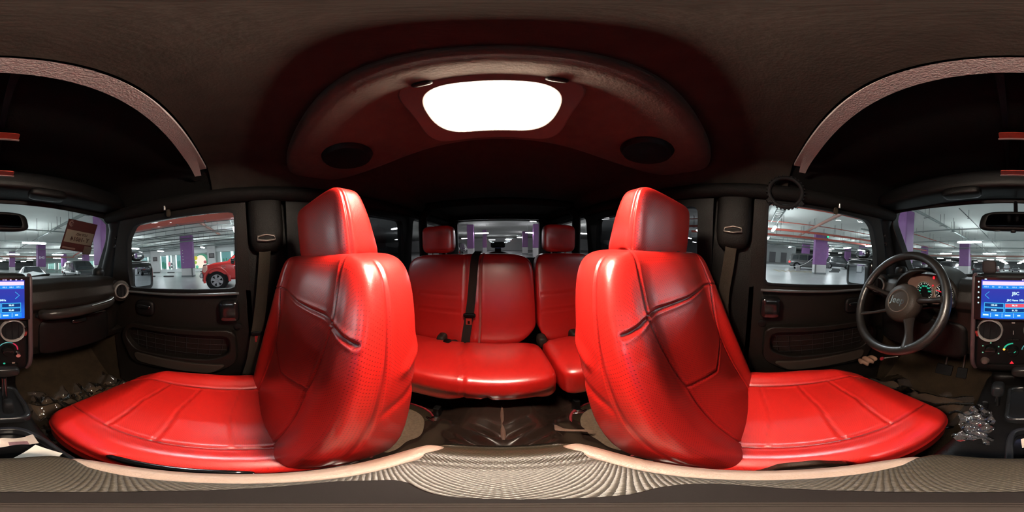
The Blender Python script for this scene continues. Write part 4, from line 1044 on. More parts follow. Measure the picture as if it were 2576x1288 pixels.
def note(u, v): 
    return (.020 + .060 * u, .262 + .032 * v + .008 * math.sin(u * 3), -.532 + .010 * math.sin(u * 7 + 1) * (v - .2) + .016 * max(0, u - .78) * 4)
m = MB(); m.grid(note, 24, 10); m.build('note_paper', mat('note_paper', (.50, .40, .33), .6, var=.3, vscale=60), t, smooth=60)
m = MB(); m.grid(lambda u, v: Vector(note(.28 + .5 * u, .02 + .45 * v)) + Vector((0, -.001, .0012)), 10, 6); m.build('note_print', mat('note_print', (.20, .10, .11), .6, var=.5, vscale=150), t)
def film(name, tint, rough=.12, amt=.35):
    m_ = bpy.data.materials.new(name); m_.use_nodes = True; nt = m_.node_tree; nt.nodes.clear()
    tr = nt.nodes.new('ShaderNodeBsdfTransparent'); tr.inputs[0].default_value = (*tint, 1)
    g = nt.nodes.new('ShaderNodeBsdfGlossy'); g.inputs['Roughness'].default_value = rough
    df = nt.nodes.new('ShaderNodeBsdfDiffuse'); df.inputs[0].default_value = (.5, .46, .45, 1)
    f = nt.nodes.new('ShaderNodeFresnel'); f.inputs[0].default_value = 1.5
    m1 = nt.nodes.new('ShaderNodeMixShader'); m2 = nt.nodes.new('ShaderNodeMixShader'); o = nt.nodes.new('ShaderNodeOutputMaterial')
    m1.inputs[0].default_value = amt * .5
    nt.links.new(tr.outputs[0], m1.inputs[1]); nt.links.new(df.outputs[0], m1.inputs[2])
    nt.links.new(f.outputs[0], m2.inputs[0]); nt.links.new(m1.outputs[0], m2.inputs[1]); nt.links.new(g.outputs[0], m2.inputs[2]); nt.links.new(m2.outputs[0], o.inputs[0])
    return m_
bag = thing('plastic_bag', 'crumpled clear plastic bag lying on the console beside the driver seat', 'plastic bag', (-.07, .38, -.57))
crumple('bag_film', film('bag_film', (.9, .88, .9), .10, .16), -.112, -.026, .285, .475, -.560, .040, 60, 90, 3.1, bag, f=13)
crumple('bag_film', film('bag_film_low', (.9, .88, .9), .10, .1), -.105, -.03, .30, .46, -.568, .024, 50, 70, 8.1, bag, f=16)
hb = thing('hand_brake', 'black hand brake lever with button low on the console', 'hand brake', (-.07, .35, -.6))
m = MB(); m.tube(curve([(-.068, .20, -.60), (-.070, .30, -.592), (-.072, .42, -.58), (-.072, .50, -.572)], 14), .013, 12); m.build('brake_grip', blackg, hb, smooth=60)
m = MB(); m.tube([(-.072, .50, -.572), (-.072, .512, -.571)], .008, 10); m.build('brake_button', steel, hb, smooth=60)
# sheets and mats in the foot wells
sheet_m = mat('sheet_over_carpet', (.055, .036, .020), .14, var=.6, vscale=16, coat=1.0)
t = thing('plastic_sheet', 'crinkled clear sheet over the carpet of the passenger foot well', 'plastic sheet', (.42, .8, -.9))
crumple('sheet_film', film('film_p', (.80, .72, .60), .10, .12), .14, .70, .42, 1.12, -.895, .07, 170, 190, 1.7, t, f=6)
t = thing('plastic_sheet', 'wrinkled brown-looking sheet over the carpet under the steering wheel', 'plastic sheet', (-.42, .8, -.9))
crumple('sheet_film', film('film_d', (.74, .62, .50), .16, .12), -.70, -.14, .42, 1.12, -.895, .06, 110, 130, 6.7, t, f=4)
for s_ in (1, -1):
    t = thing('front_floor_mat', 'brown front floor mat in the ' + ('passenger' if s_ > 0 else 'driver') + "'s foot well", 'floor mat', (s_ * .42, .75, -.92), 'front floor mats')
    m = MB(); m.soft((.50, .70, .012), (20, 28, 2), 8, at=(s_ * .44, .70, -.915)); m.build('mat_pile', mat('mat_brown', (.10, .065, .035), .95, bump=1, scale=300, var=.5, vscale=25), t)
t = thing('clutter_bag', 'small brown bag with a red tag lying beside the driver seat', 'bag', (-.60, .62, -.60))
m = MB(); m.soft((.06, .10, .035), (10, 14, 6), 2.6, fn=lambda X, U, P: X + .006 * np.stack([np.sin(X[:, 1] * 190), 0 * X[:, 0], np.cos(X[:, 1] * 160)], 1), at=(-.63, .56, -.585)); m.build('bag_body', mat('bag_brown', (.22, .12, .08), .7, var=.4, vscale=40), t, smooth=60)
m = MB(); m.soft((.016, .024, .02), (4, 5, 4), 3, at=(-.60, .63, -.585)); m.build('bag_tag', mat('tag_red', (.45, .03, .05), .5), t, smooth=60)
m = MB(); m.tube([(-.60, .64, -.585), (-.55, .70, -.575)], .0025, 6); m.build('bag_string', white_m, t)
# pedals
for k, (x, w_) in enumerate(((-.27, .06), (-.38, .10))):
    t = thing('pedal', ('accelerator' if k == 0 else 'brake') + ' pedal in the dark driver foot well', 'pedal', (x, .95, -.75), 'foot pedals')
    m = MB(); m.box((x, .93, -.75), (w_, .02, .08), rx=R(-25)); m.build('pedal_pad', rubber, t, bevel=.004)
    m = MB(); m.tube([(x, .945, -.74), (x, .99, -.60), (x, 1.03, -.48)], .008, 8); m.build('pedal_arm', steel, t, smooth=60)
# outside: door mirrors and wipers
def door_mirror(s, label):
    t = thing('door_mirror', label, 'mirror', (s * .95, .72, -.1), 'door mirrors')
    rot = Matrix.Rotation(s * R(-22), 3, 'Z')
    def pl(m, c):
        m.v = [tuple(Vector(c) + rot @ Vector(p)) for p in m.v]; return m
    c = (s * .955, .735, -.095)
    m = MB(); m.soft((.235, .10, .215), (20, 10, 20), 5, fn=lambda X, U, P: X * np.stack([1 - .12 * (U[:, 1] > 0) * U[:, 1], 1 + 0 * U[:, 0], 1 - .12 * (U[:, 1] > 0) * U[:, 1]], 1)); pl(m, c).build('mirror_housing', blackg, t, smooth=60)
    m = MB(); m.soft((.146, .004, .150), (16, 1, 16), 7, at=(s * .012, -.0515, 0)); pl(m, c).build('mirror_pane', mirror_m, t, smooth=60)
    m = MB(); m.soft((.12, .05, .075), (14, 6, 10), 2.6, at=(0, .0, .150)); pl(m, c).build('spot_mirror_housing', blackg, t, smooth=60)
    m = MB(); m.soft((.100, .004, .058), (14, 1, 10), 2.8, at=(0, -.0265, .152)); pl(m, c).build('spot_mirror_pane', mirror_m, t, smooth=60)
    m = MB(); m.box((0, -.01, .110), (.20, .05, .006)); pl(m, c).build('mirror_bracket', steel, t, bevel=.002)
    m = MB(); m.soft((.16, .05, .06), (8, 5, 5), 4, at=(s * .80, .755, -.12)); m.build('mirror_arm', blackg, t, smooth=60)
door_mirror(1, "square black door mirror outside the passenger's window"); door_mirror(-1, "square black door mirror outside the driver's window")
for x0, x1 in ((.60, .18), (.05, -.42)):
    t = thing('windscreen_wiper', 'black wiper lying low outside the windscreen before the ' + ('passenger' if x0 > .3 else 'driver'), 'wiper', (x0, .99, -.1), 'windscreen wipers')
    m = MB(); m.tube(curve([(x0 - .25, .965, -.062), ((x0 + x1) / 2 - .02, .962, -.052), (x1, .975, -.075)], 16), .006, 8); m.build('wiper_arm', black, t, smooth=60)
    m = MB(); m.box(((x0 + x1) / 2, .955, -.068), (.42, .006, .016)); m.build('wiper_blade', rubber, t)
#@@END_INTERIOR

# ================================================================== THE GARAGE OUTSIDE
G = -1.45; CZ = 2.35
conc = mat('garage_ceiling_paint', (0.60, 0.62, 0.59), .9, var=.10, vscale=1.2)
grd_m = mat('garage_floor_paint', (0.42, 0.43, 0.435), .35, var=.18, vscale=.8)
wallp = mat('garage_wall_paint', (0.62, 0.63, 0.63), .8, var=.08, vscale=1)
purple = mat('column_purple', (0.235, 0.095, 0.27), .5, var=.12, vscale=3)
whitec = mat('column_white', (0.62, 0.60, 0.60), .6, var=.08, vscale=3)
greyc = mat('column_plinth', (0.20, 0.21, 0.22), .7)
m = MB(); m.box((-5, 22, G - .05), (130, 160, .1)); gr = m.build('ground', grd_m); struct(gr)
m = MB(); m.box((-5, 22, CZ + .05), (130, 160, .1)); struct(m.build('garage_ceiling', conc))
def gwall(name, c, d):
    m = MB(); m.box(c, d); o = m.build(name, wallp); struct(o); return o
gwall('garage_wall', (-5, 101, .45), (130, .2, 3.8)); gwall('garage_wall', (-5, -50, .45), (130, .2, 3.8))
gwall('garage_wall', (-36.2, -20, .45), (.2, 58, 3.8)); gwall('garage_wall', (-65, 60, .45), (.2, 90, 3.8))
sw_ = gwall('garage_wall', (21.78, 34, .45), (.2, 84, 3.8)); gwall('garage_wall', (42, -28, .45), (.2, 46, 3.8))
# doors in the far right wall
for y0, y1 in ((3.0, 4.4), (1.8, 2.2), (5.6, 6.9)):
    m = MB(); m.box((-36.05, (y0 + y1) / 2, G + 1.12), (.08, y1 - y0, 2.24)); d = m.build('door_leaf', mat('steel_door', (.20, .19, .20), .5), None, bevel=.01); struct(d)
    m = MB(); m.box((-36.0, y1 - .15, G + 1.0), (.06, .12, .04)); m.build('door_handle', steel, d)
# painted marks on the ground
yel = mat('paint_yellow', (.42, .35, .22), .6); wht = mat('paint_white', (.62, .62, .60), .6)
for k in range(7):
    m = MB(); y = 2.2 + k * .62; m.prism([(-14.9, y, G + .001), (-14.9, y + .26, G + .001), (-16.7, y - .10, G + .001), (-16.7, y - .36, G + .001)], (0, 0, .004)); m.build('painted_stripe', yel, gr)
for x, y, lx, ly, mm in ((-15.7, 6.4, 2.2, .1, yel), (-12.2, 9.4, .1, 9, wht), (14.8, 9.6, .12, 8, wht), (17.0, 6.0, 4.5, .1, wht), (17.0, 8.5, 4.5, .1, wht), (17.0, 11.0, 4.5, .1, wht), (-20, 9.6, 5, .1, wht), (-20, 12.2, 5, .1, wht), (5, 12, .1, 5, wht)):
    m = MB(); m.box((x, y, G + .003), (lx, ly, .005)); m.build('painted_line', mm, gr)
def wheel_stop(x, y, lx, ly, lb):
    t = thing('wheel_stop', lb, 'wheel stop', (x, y, G), 'wheel stops on the garage floor')
    m = MB(); m.box((x, y, G + .06), (lx, ly, .12)); m.build('stop_block', mat('stop_black', (.05, .05, .05), .6), t, bevel=.02)
for i, (x, y) in enumerate(((14.3, 7.2), (14.3, 9.3))): wheel_stop(x, y, .16, 1.1, 'low black wheel stop near the purple column on the shop side, ' + ('nearer' if i == 0 else 'farther') + ' the column')
for i, y in enumerate((4.9, 7.1, 9.4, 11.6)): wheel_stop(19.4, y, .16, 1.0, ('nearest', 'second', 'third', 'last')[i] + ' black wheel stop from the arch entrance along the lit shop front')
for i, (x, y) in enumerate(((-15.9, 8.4), (-17.6, 9.5), (-16.2, 10.9), (-19.6, 10.6))): wheel_stop(x, y, .16, 1.2, ('nearest', 'second nearest', 'third nearest', 'farthest')[i] + ' low black wheel stop beside the silver SUV on the driver side')

def column(x, y, wx, wy, zb, label, txt=None, face='y', plinth=True):
    t = thing('pillar', label, 'pillar', (x, y, G), 'purple and white garage pillars')
    m = MB(); m.box((x, y, (zb + CZ) / 2), (wx, wy, CZ - zb)); m.build('purple_band', purple, t, bevel=.04)
    m = MB(); m.box((x, y, (G + zb) / 2), (wx * .99, wy * .99, zb - G)); m.build('white_base', whitec, t, bevel=.04)
    m = MB(); m.box((x, y, G + .08), (wx * 1.01, wy * 1.01, .16)); m.build('plinth', greyc, t, bevel=.02)
    if txt:
        if face == 'y': o_, ux = (x, y - wy / 2 - .004, txt[1]), (1, 0, 0)
        else: o_, ux = (x + math.copysign(wx / 2 + .004, -x), y, txt[1]), (0, 1 if x < 0 else -1, 0)
        text_mb(txt[0], txt[2], o_, ux, (0, 0, 1), .006, bold=.006).build('bay_number', mat('number_paint', (.80, .72, .85), .6), t)
    return t
c1 = column(14.2, 5.1, .55, 1.18, -.66, 'purple and white pillar outside the passenger window, beside the red pickup')
m = MB(); m.tube([(13.88, 4.62, G), (13.88, 4.62, -.66)], .06, 10); m.build('corner_guard', mat('guard', (.12, .12, .12), .5), c1, smooth=60)
for k in range(5):
    m = MB(); m.lathe([(0, -.02), (.035, -.018), (.04, 0)], (13.90, 5.45, 1.0 - k * .28), (1, 0, 0), 12); m.build('stud', whitec, c1)
c2 = column(-13.9, 5.75, .55, 1.2, -.58, 'purple and white pillar outside the driver window, before the silver SUV')
m = MB(); m.tube([(-13.6, 5.28, G), (-13.6, 5.28, -.58)], .06, 10); m.build('corner_guard', MATS['guard'], c2, smooth=60)
column(-4.68, 5.65, 1.1, .6, .0, 'near purple pillar at the driver-side edge of the windscreen')
column(5.02, 5.75, .86, .6, .0, 'near purple pillar at the passenger-side edge of the windscreen')
column(5.75, 17.0, .95, .6, -.06, 'purple pillar marked with a white bay number, behind the white sedan', ('B40', .93, .42))
column(-4.95, 16.6, 1.05, .6, -.06, 'purple pillar behind the nearest windscreen light, left of the mirror')
column(3.9, 26, .95, .6, -.1, 'slim far purple pillar left of the marked one behind the white sedan')
column(13.6, 27, .9, .6, -.1, 'far purple pillar before the shop front behind the dark SUV', None)
column(12.0, 17.5, .8, .6, -.1, 'purple pillar rising behind the dark SUV')
column(-8.7, 32, 1.0, .6, -.1, 'far purple pillar in the middle of the windscreen')
column(-22.9, 10.2, .6, 1.2, -.3, 'far purple pillar marked E41 behind the silver SUV', ('E41', 1.05, .50), 'x')
column(-26.2, 8.2, .6, 1.3, -.3, 'far purple pillar beside the grey steel doors')
column(-27, 17, .6, 1.2, -.3, 'far purple pillar above the black SUV on the driver side')
column(-19.8, 15.2, .6, 1.2, -.3, 'purple pillar beyond the driver-side door mirror')
column(-11.2, 18.8, .8, .6, -.06, 'white-based pillar seen inside the steering wheel ring')
column(3.15, -17.6, .7, .6, -.25, 'dark pillar seen through the rear window beside the black car')
column(2.2, -24, .6, .6, -.25, 'slim dark pillar in the middle of the rear window')
column(-3.9, -17.4, .6, .6, -.25, "dark pillar at the driver's side of the rear window")
column(-4.2, -27, .9, .6, -.25, "far dark pillar in the driver's side of the rear window")

# fluorescent fittings, some of them unseen and added for brightness
fit_m = mat('fitting_grey', (.45, .46, .47), .5)
fl = thing('ceiling_light', 'long white fluorescent light hanging under the garage ceiling', 'light', (0, 0, 0), 'fluorescent lights under the garage ceiling')
m = MB(); m.soft((1.50, .15, .085), (10, 4, 4), 5, at=(0, 0, -.01)); m.build('diffuser', emis('tube_light', (.86, .95, 1.0), LAMP), fl, smooth=60)
m = MB(); m.box((0, 0, .055), (1.52, .10, .05)); m.build('housing', fit_m, fl, bevel=.01)
for q in (-.5, .5):
    m = MB(); m.tube([(q, 0, .07), (q, 0, .97)], .008, 5); m.build('hanger_rod', fit_m, fl)
LP = [(2.75, 9.35), (-2.53, 9.35), (11.8, 9.35), (-11.1, 9.4), (-15.9, 9.9), (-20.4, 10.1), (17.6, 9.8), (8.0, .35), (-8.5, .85), (-13.4, .9), (17.3, 4.4), (25.3, 3.7),
      (2.9, 18.4), (-2.5, 18.0), (8.3, 18.1), (-7.9, 18.4), (13.0, 17.9), (-13, 18.5), (-19, 18.5), (3.3, 27.3), (-1.8, 26.6), (12.0, 26.5), (-9.5, 26.5), (7.4, 27), (-4.6, 35), (17.5, 27),
      (-2.6, 35), (3.2, 36), (9.5, 36), (-10, 36), (-15.5, 33), (-2.6, 44), (3.2, 45), (-9, 46), (10, 45), (-18, 44), (-2.6, 53), (3.2, 54), (-8, 55), (-2.6, 62), (3.2, 64), (9.5, 60), (-2.6, 71), (3.2, 74), (-2.6, 80), (-14, 62),
      (-26, 12.5), (-30, 17), (-36.5, 11.7), (-25, 23), (-33, 26), (-42, 20), (-30, 34), (-45, 35),
      (2.6, .5), (-2.6, .5), (-8.2, -8.6), (-2.4, -8.9), (-13.5, -8.4), (12.5, .4), (12, -9), (-6, -3.5), (-11, -4), (-17, -4), (-18.5, .9), (-24, .9), (-24, 5), (1.95, -17.7), (-3.5, -17.4), (6.0, -28.3), (-3.7, -27.6), (1.8, -38), (6.3, -9.1), (-8.6, -15.8), (-17.0, -7.5), (-21, -7.3), (-25, -10), (14.3, -20.2), (17.7, -6.7), (26, -10), (-12.5, -27), (-2.0, -38), (12, -30)]  # leading entries of this row: unseen lights added to brighten the garage
LL = []
for i, (x, y) in enumerate(LP):
    o = fl if i == 0 else copy_tree(fl)
    o.location = (x, y, 1.40); LL.append(o)
def where(o):
    x, y = o.location.x, o.location.y
    if y > 1.1 * abs(x): return 'seen through the windscreen ' + ('right of' if x > 0 else 'left of') + ' its middle'
    if y < -.9 * abs(x): return 'beyond the rear window on the ' + ("passenger's" if x > 0 else "driver's") + ' side'
    return ('outside' if y > 0 else 'behind the front seat outside') + (" the passenger's side" if x > 0 else " the driver's side")
ORD = 'nearest second third fourth fifth sixth seventh eighth ninth tenth eleventh twelfth thirteenth fourteenth fifteenth sixteenth seventeenth eighteenth nineteenth twentieth'.split()
WH = {}
for o in LL: WH.setdefault(where(o), []).append(o)
for k_, L_ in WH.items():
    for q, o in enumerate(sorted(L_, key=lambda o: o.location.x ** 2 + o.location.y ** 2)):
        o['label'] = (ORD[q] if q == 0 else ORD[q] + ' nearest' if q < 20 else 'farthest') + ' white ceiling light ' + k_
# pipes and cable trays under the ceiling
def pipe(p0, p1, r, mm, label, rods=3, grp='pipes under the garage ceiling', n=8, w2=0):
    t = thing('pipe', label, 'pipe', p0, grp)
    m = MB()
    if w2:
        d = Vector(p1) - Vector(p0); c = (Vector(p0) + Vector(p1)) / 2
        m.box(c, (w2, d.length, r * 2), rz=math.atan2(-d.x, d.y))
    else: m.tube([p0, p1], r, n)
    m.build('pipe_run', mm, t, smooth=None if w2 else 60)
    m = MB(); A_ = Vector(p0); B_ = Vector(p1)
    for k in range(rods):
        p = A_.lerp(B_, (k + .5) / rods)
        for q in ((-.09, .09) if r > .05 else (0,)): m.tube([(p.x + q, p.y, p.z), (p.x + q, p.y, CZ)], .011, 4)
        m.box((p.x, p.y, p.z - r - .01), (.26 if r > .05 else .1, .05, .02))
    if rods: tag(m.build('hanger_rods', mat('rod_grey', (.16, .17, .17), .5), t), kind='stuff')
    return t
pg = mat('pipe_grey', (.22, .25, .24), .5); pd = mat('pipe_dark', (.09, .10, .10), .5); pr = mat('pipe_red', (.42, .085, .06), .5); pb = mat('pipe_brown', (.28, .13, .10), .5)
pipe((-3.1, 3.2, 1.85), (-3.1, 11.5, 1.85), .055, pg, 'grey pipe running ahead over the driver side of the windscreen', 6)
pipe((-3.1, 11.5, 1.85), (-3.1, 40, 1.85), .03, pd, 'thin dark pipe continuing ahead beyond the grey one', 8)
pipe((3.2, 4.0, 1.85), (3.2, 8.5, 1.85), .065, pg, 'grey pipe above the parking permit', 4)
pipe((3.2, 8.5, 1.85), (3.2, 26, 1.85), .03, pd, 'thin dark pipe continuing beyond the one above the permit', 6)
for i, (y, r, z) in enumerate(((7.4, .032, 1.75), (11.0, .035, 1.75), (15.8, .035, 1.77), (21, .04, 1.76), (30, .05, 1.75), (40, .06, 1.7))):
    pipe((-14, y, z), (6.6 if y < 8 else 14, y, z), r, pg if i < 4 else pb, 'thin pipe crossing the windscreen view, ' + ('nearest', 'second nearest', 'third nearest', 'fourth nearest', 'fifth nearest', 'farthest')[i] + ' of the crossing pipes', 12)
pipe((-1.8, 5.2, 2.0), (-1.4, 24, 2.0), .02, pd, 'very thin dark cable run ahead near the middle of the windscreen', 8)
pipe((-14, 24, 1.45), (14, 24, 1.45), .12, pb, 'broad reddish-brown duct crossing far ahead', 6, w2=.4)
pipe((8.6, 13, 1.45), (12.2, 21, 1.45), .09, pr, 'red pipe beyond the parking permit, upper of two', 4)
pipe((8.9, 13, 1.22), (12.6, 21, 1.22), .07, pb, 'brownish pipe beyond the parking permit, lower of two', 4)
pipe((6.05, -1.5, 1.62), (6.05, 5.4, 1.62), .11, pr, 'broad red duct outside the passenger window', 6, w2=.30)
pipe((5.72, -1.5, 1.93), (5.72, 5.3, 1.93), .03, pr, 'thin red pipe just above the broad red duct', 6)
pipe((5.9, 2.4, 2.08), (13.6, 1.9, 2.08), .085, pb, 'brown pipe slanting away outside the passenger window', 4)
pipe((5.0, .9, 1.95), (7.4, 1.6, 1.95), .05, pr, 'short red branch pipe above the red pickup', 2)
for i, (x, z, r) in enumerate(((7.4, 1.78, .02), (8.6, 1.86, .03), (9.8, 1.80, .03), (11.0, 1.9, .05), (12.2, 1.82, .04), (13.2, 1.72, .05), (15.2, 1.8, .06), (17.0, 1.7, .06), (19.2, 1.72, .07))):
    pipe((x, -6, z - .0), (x, 16 - i * .3, z), r, (pd, pg)[i % 2], ('nearest', 'second', 'third', 'fourth', 'fifth', 'sixth', 'seventh', 'eighth', 'farthest')[i] + ' of the grey pipes running along outside the passenger window', 10)
pipe((9.0, 9.5, 2.08), (13.8, 6.2, 2.08), .04, pg, 'grey pipe slanting toward the pillar outside the passenger window', 3)
for i, (x, z, r, mm) in enumerate(((-5.9, 1.90, .028, pr), (-9.0, 1.92, .028, pr), (-9.9, 1.62, .075, pr), (-11.8, 1.52, .085, pr), (-14.5, 1.7, .05, pg), (-17, 1.7, .06, pg), (-20, 1.7, .06, pd), (-24, 1.6, .08, pd))):
    pipe((x, -5, z), (x, 17, z), r, mm, ('nearest thin red pipe', 'second thin red pipe', 'upper thick red pipe', 'lower thick red pipe', 'nearest grey pipe', 'second grey pipe', 'third grey pipe', 'farthest dark pipe')[i] + " running along outside the driver's window", 12)
pipe((-4.7, 3.0, 1.80), (-13.0, 3.45, 1.80), .078, pb, "brown pipe slanting away outside the driver's window", 3)
pipe((-7.6, 5.6, 1.88), (-7.6, 9.4, 1.88), .05, pg, "short grey pipe with an open end outside the driver's window", 3)
for i, (x, y) in enumerate(((-7.9, .85), (7.75, .35))):
    t = thing('cable_tray', 'grey metal cable tray above the nearest light outside the ' + ("driver's" if i == 0 else "passenger's") + ' window', 'cable tray', (x, y, 1.6), 'cable trays beside the car')
    m = MB()
    for q in (-.16, .16): m.box((x + (.6 if x < 0 else -.6), y + q, 1.80), (2.6, .03, .10))
    m.build('tray_side', pg, t)
    m = MB()
    for k in range(9): m.box((x + (.6 if x < 0 else -.6) - 1.2 + k * .3, y, 1.77), (.04, .32, .02))
    tag(m.build('tray_rungs', pg, t), kind='stuff')
t = thing('exit_lamp', "small green lamp on the pillar outside the driver's window", 'lamp', (-13.3, 6.0, 2.0))
m = MB(); m.soft((.12, .16, .16), (4, 4, 4), 3, at=(-13.45, 6.25, 2.02)); m.build('lamp_body', emis('green_lamp', (.02, .9, .35), 1.6), t, smooth=60)
m = MB(); m.box((-13.56, 6.25, 2.02), (.08, .22, .22)); m.build('lamp_box', pd, t)

# ------------------------------------------------------------------ shop front beyond the passenger side
mint = emis('shop_mint', (.42, .80, .74), .75); brt = emis('shop_bright', (.85, 1.0, .98), 1.6); warm = emis('shop_warm', (1.0, .86, .72), 1.1)
sf = thing('shop_front', 'brightly lit white shop front with glass bays beyond the passenger side', 'shop front', (21.4, 20, G))
wsf = mat('shop_white', (.80, .82, .82), .6)
m = MB(); m.box((21.42, 30, -1.2), (.16, 76, .5)); m.build('shop_plinth', wsf, sf)
m = MB(); m.box((21.40, 30, 1.25), (.24, 76, .5)); m.build('shop_fascia', wsf, sf)
gl_ = mat('shop_glass', (.10, .22, .22), .1, emit=(.25, .55, .55), es=.35)
def bay(y0, y1, fac=None):
    m = MB(); m.box((21.38, (y0 + y1) / 2, -.05), (.06, y1 - y0, 1.9)); b = m.build('shop_bay', fac or gl_, sf)
    for y in (y0, y1):
        m = MB(); m.box((21.30, y, -.05), (.10, .14, 2.0)); m.build('lit_upright', brt, b)
    for k in range(3):
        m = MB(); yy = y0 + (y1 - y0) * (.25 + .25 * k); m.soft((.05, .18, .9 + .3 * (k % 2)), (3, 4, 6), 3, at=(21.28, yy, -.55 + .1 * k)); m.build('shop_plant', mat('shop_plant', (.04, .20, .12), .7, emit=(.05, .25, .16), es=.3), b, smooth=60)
for y0, y1 in ((10.9, 11.9), (10.2, 10.7), (8.3, 9.4), (6.9, 7.9), (1.6, 3.0), (.1, 1.4), (14.2, 15.6), (16.5, 18), (19.5, 21.5), (23, 26), (28, 31.5), (34, 38), (41, 46), (49, 55), (58, 66)):
    bay(y0, y1, mint if y0 > 15 else None)
# the arch entrance
m = MB(); ar = [(21.30, 5.62 + 1.05 * math.cos(R(k)), -.1 + 1.0 * math.sin(R(k))) for k in range(0, 181, 12)]
ar = [(21.30, 6.67, -1.1)] + ar + [(21.30, 4.57, -1.1)]; m.prism(ar, (.05, 0, 0)); en = m.build('arch_entrance', mat('arch_green', (.10, .34, .22), .6, emit=(.10, .34, .22), es=.25), sf)
m = MB(); ar = [(21.24, 5.80 + .78 * math.cos(R(k)), -.15 + .85 * math.sin(R(k))) for k in range(0, 181, 12)]
ar = [(21.24, 6.58, -1.05)] + ar + [(21.24, 5.02, -1.05)]; m.prism(ar, (.05, 0, 0)); m.build('entrance_glow', warm, en)
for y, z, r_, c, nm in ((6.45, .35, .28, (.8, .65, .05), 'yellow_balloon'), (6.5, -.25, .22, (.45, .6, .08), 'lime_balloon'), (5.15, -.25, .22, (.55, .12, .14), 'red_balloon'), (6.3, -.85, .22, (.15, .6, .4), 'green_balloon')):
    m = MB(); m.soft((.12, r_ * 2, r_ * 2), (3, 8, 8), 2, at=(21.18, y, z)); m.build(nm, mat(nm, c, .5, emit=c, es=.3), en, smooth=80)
# shop pillars with framed pictures, air-conditioning units
for i, (y, yb) in enumerate(((12.65, 1.5), (4.2, 1.05))):
    t = thing('shop_pillar', 'pale shop pillar with a dark framed picture ' + ('beyond the door mirror' if i == 0 else 'above the bonnet of the red pickup'), 'pillar', (21.0, y, G), 'shop pillars with pictures')
    m = MB(); m.box((21.02, y, .3), (.4, yb, 3.4)); m.build('pillar_block', whitec, t, bevel=.02)
    m = MB(); m.box((20.80, y - .05, .53), (.05, .72, .62)); f = m.build('picture_frame', mat('frame_dark', (.05, .04, .04), .5), t)
    m = MB(); m.box((20.77, y - .05, .55), (.01, .52, .36)); m.build('picture', mat('picture_grey', (.16, .14, .14), .5, var=.5, vscale=9), f)
for i, z in enumerate((-.30, -.72)):
    t = thing('condenser_unit', 'grey air-conditioning unit at the shop front, ' + ('upper' if i == 0 else 'lower') + ' of two', 'air conditioner', (21.1, 10.15, z), 'air-conditioning units at the shop front')
    m = MB(); m.box((21.02, 9.90, z), (.3, .52, .38)); m.build('unit_case', wsf, t, bevel=.02)
    m = MB(); m.lathe([(0, -.02), (.13, -.02), (.15, 0)], (20.86, 9.90, z), (1, 0, 0), 20); m.build('fan_grille', greyc, t, smooth=60)
t = thing('pink_sign', 'round pink sign in the lit shop window', 'sign', (21.2, 10.5, -.2))
m = MB(); m.soft((.05, .42, .7), (2, 8, 8), 2.4, at=(21.2, 10.45, -.30)); m.build('sign_board', mat('pink', (.75, .25, .32), .5, emit=(.7, .2, .3), es=.4), t, smooth=60)

# ------------------------------------------------------------------ vehicles
def wheel(par, x, y, r, s, spokes=6, wd=.24, rim=.62):
    m = MB(); m.lathe([(r * rim, -wd / 2), (r * .93, -wd / 2), (r, -wd / 2 + .04), (r, wd / 2 - .04), (r * .93, wd / 2), (r * rim, wd / 2)], (x, y, r), (s, 0, 0), 36); t = m.build('tyre', rubber, par, smooth=60)
    m = MB(); m.lathe([(0, .02), (r * rim * .98, .01), (r * rim * .98, wd / 2 - .05), (r * rim * 1.02, wd / 2 + .004), (r * rim * .93, wd / 2 + .004), (r * rim * .88, wd / 2 - .03)], (x, y, r), (s, 0, 0), 36)
    h = m.build('wheel_rim', mat('rim_alloy', (.50, .48, .50), .28, metal=.9), t, smooth=40)
    m = MB(); m.lathe([(0, wd / 2 - .06), (r * rim * .9, wd / 2 - .07)], (x, y, r), (s, 0, 0), 30); m.build('rim_shadow', mat('rim_dark', (.06, .06, .06), .6), t)
    for k in range(spokes):
        q = 2 * math.pi * k / spokes + .3; d = Vector((0, math.cos(q), math.sin(q))); e = Vector((0, -math.sin(q), math.cos(q))); c = Vector((x + s * (wd / 2 - .03), y, r))
        m = MB(); R0 = r * rim; m.prism([c + e * R0 * .16, c - e * R0 * .16, c + d * R0 * .93 - e * R0 * .24, c + d * R0 * .93 + e * R0 * .24], (s * .03, 0, 0)); m.build('rim_spoke', MATS['rim_alloy'], h, bevel=.006)
    m = MB(); m.lathe([(0, wd / 2 + .012), (r * .11, wd / 2 + .01), (r * .13, wd / 2 - .02)], (x, y, r), (s, 0, 0), 16); m.build('hub_cap', MATS['rim_alloy'], h, smooth=60)
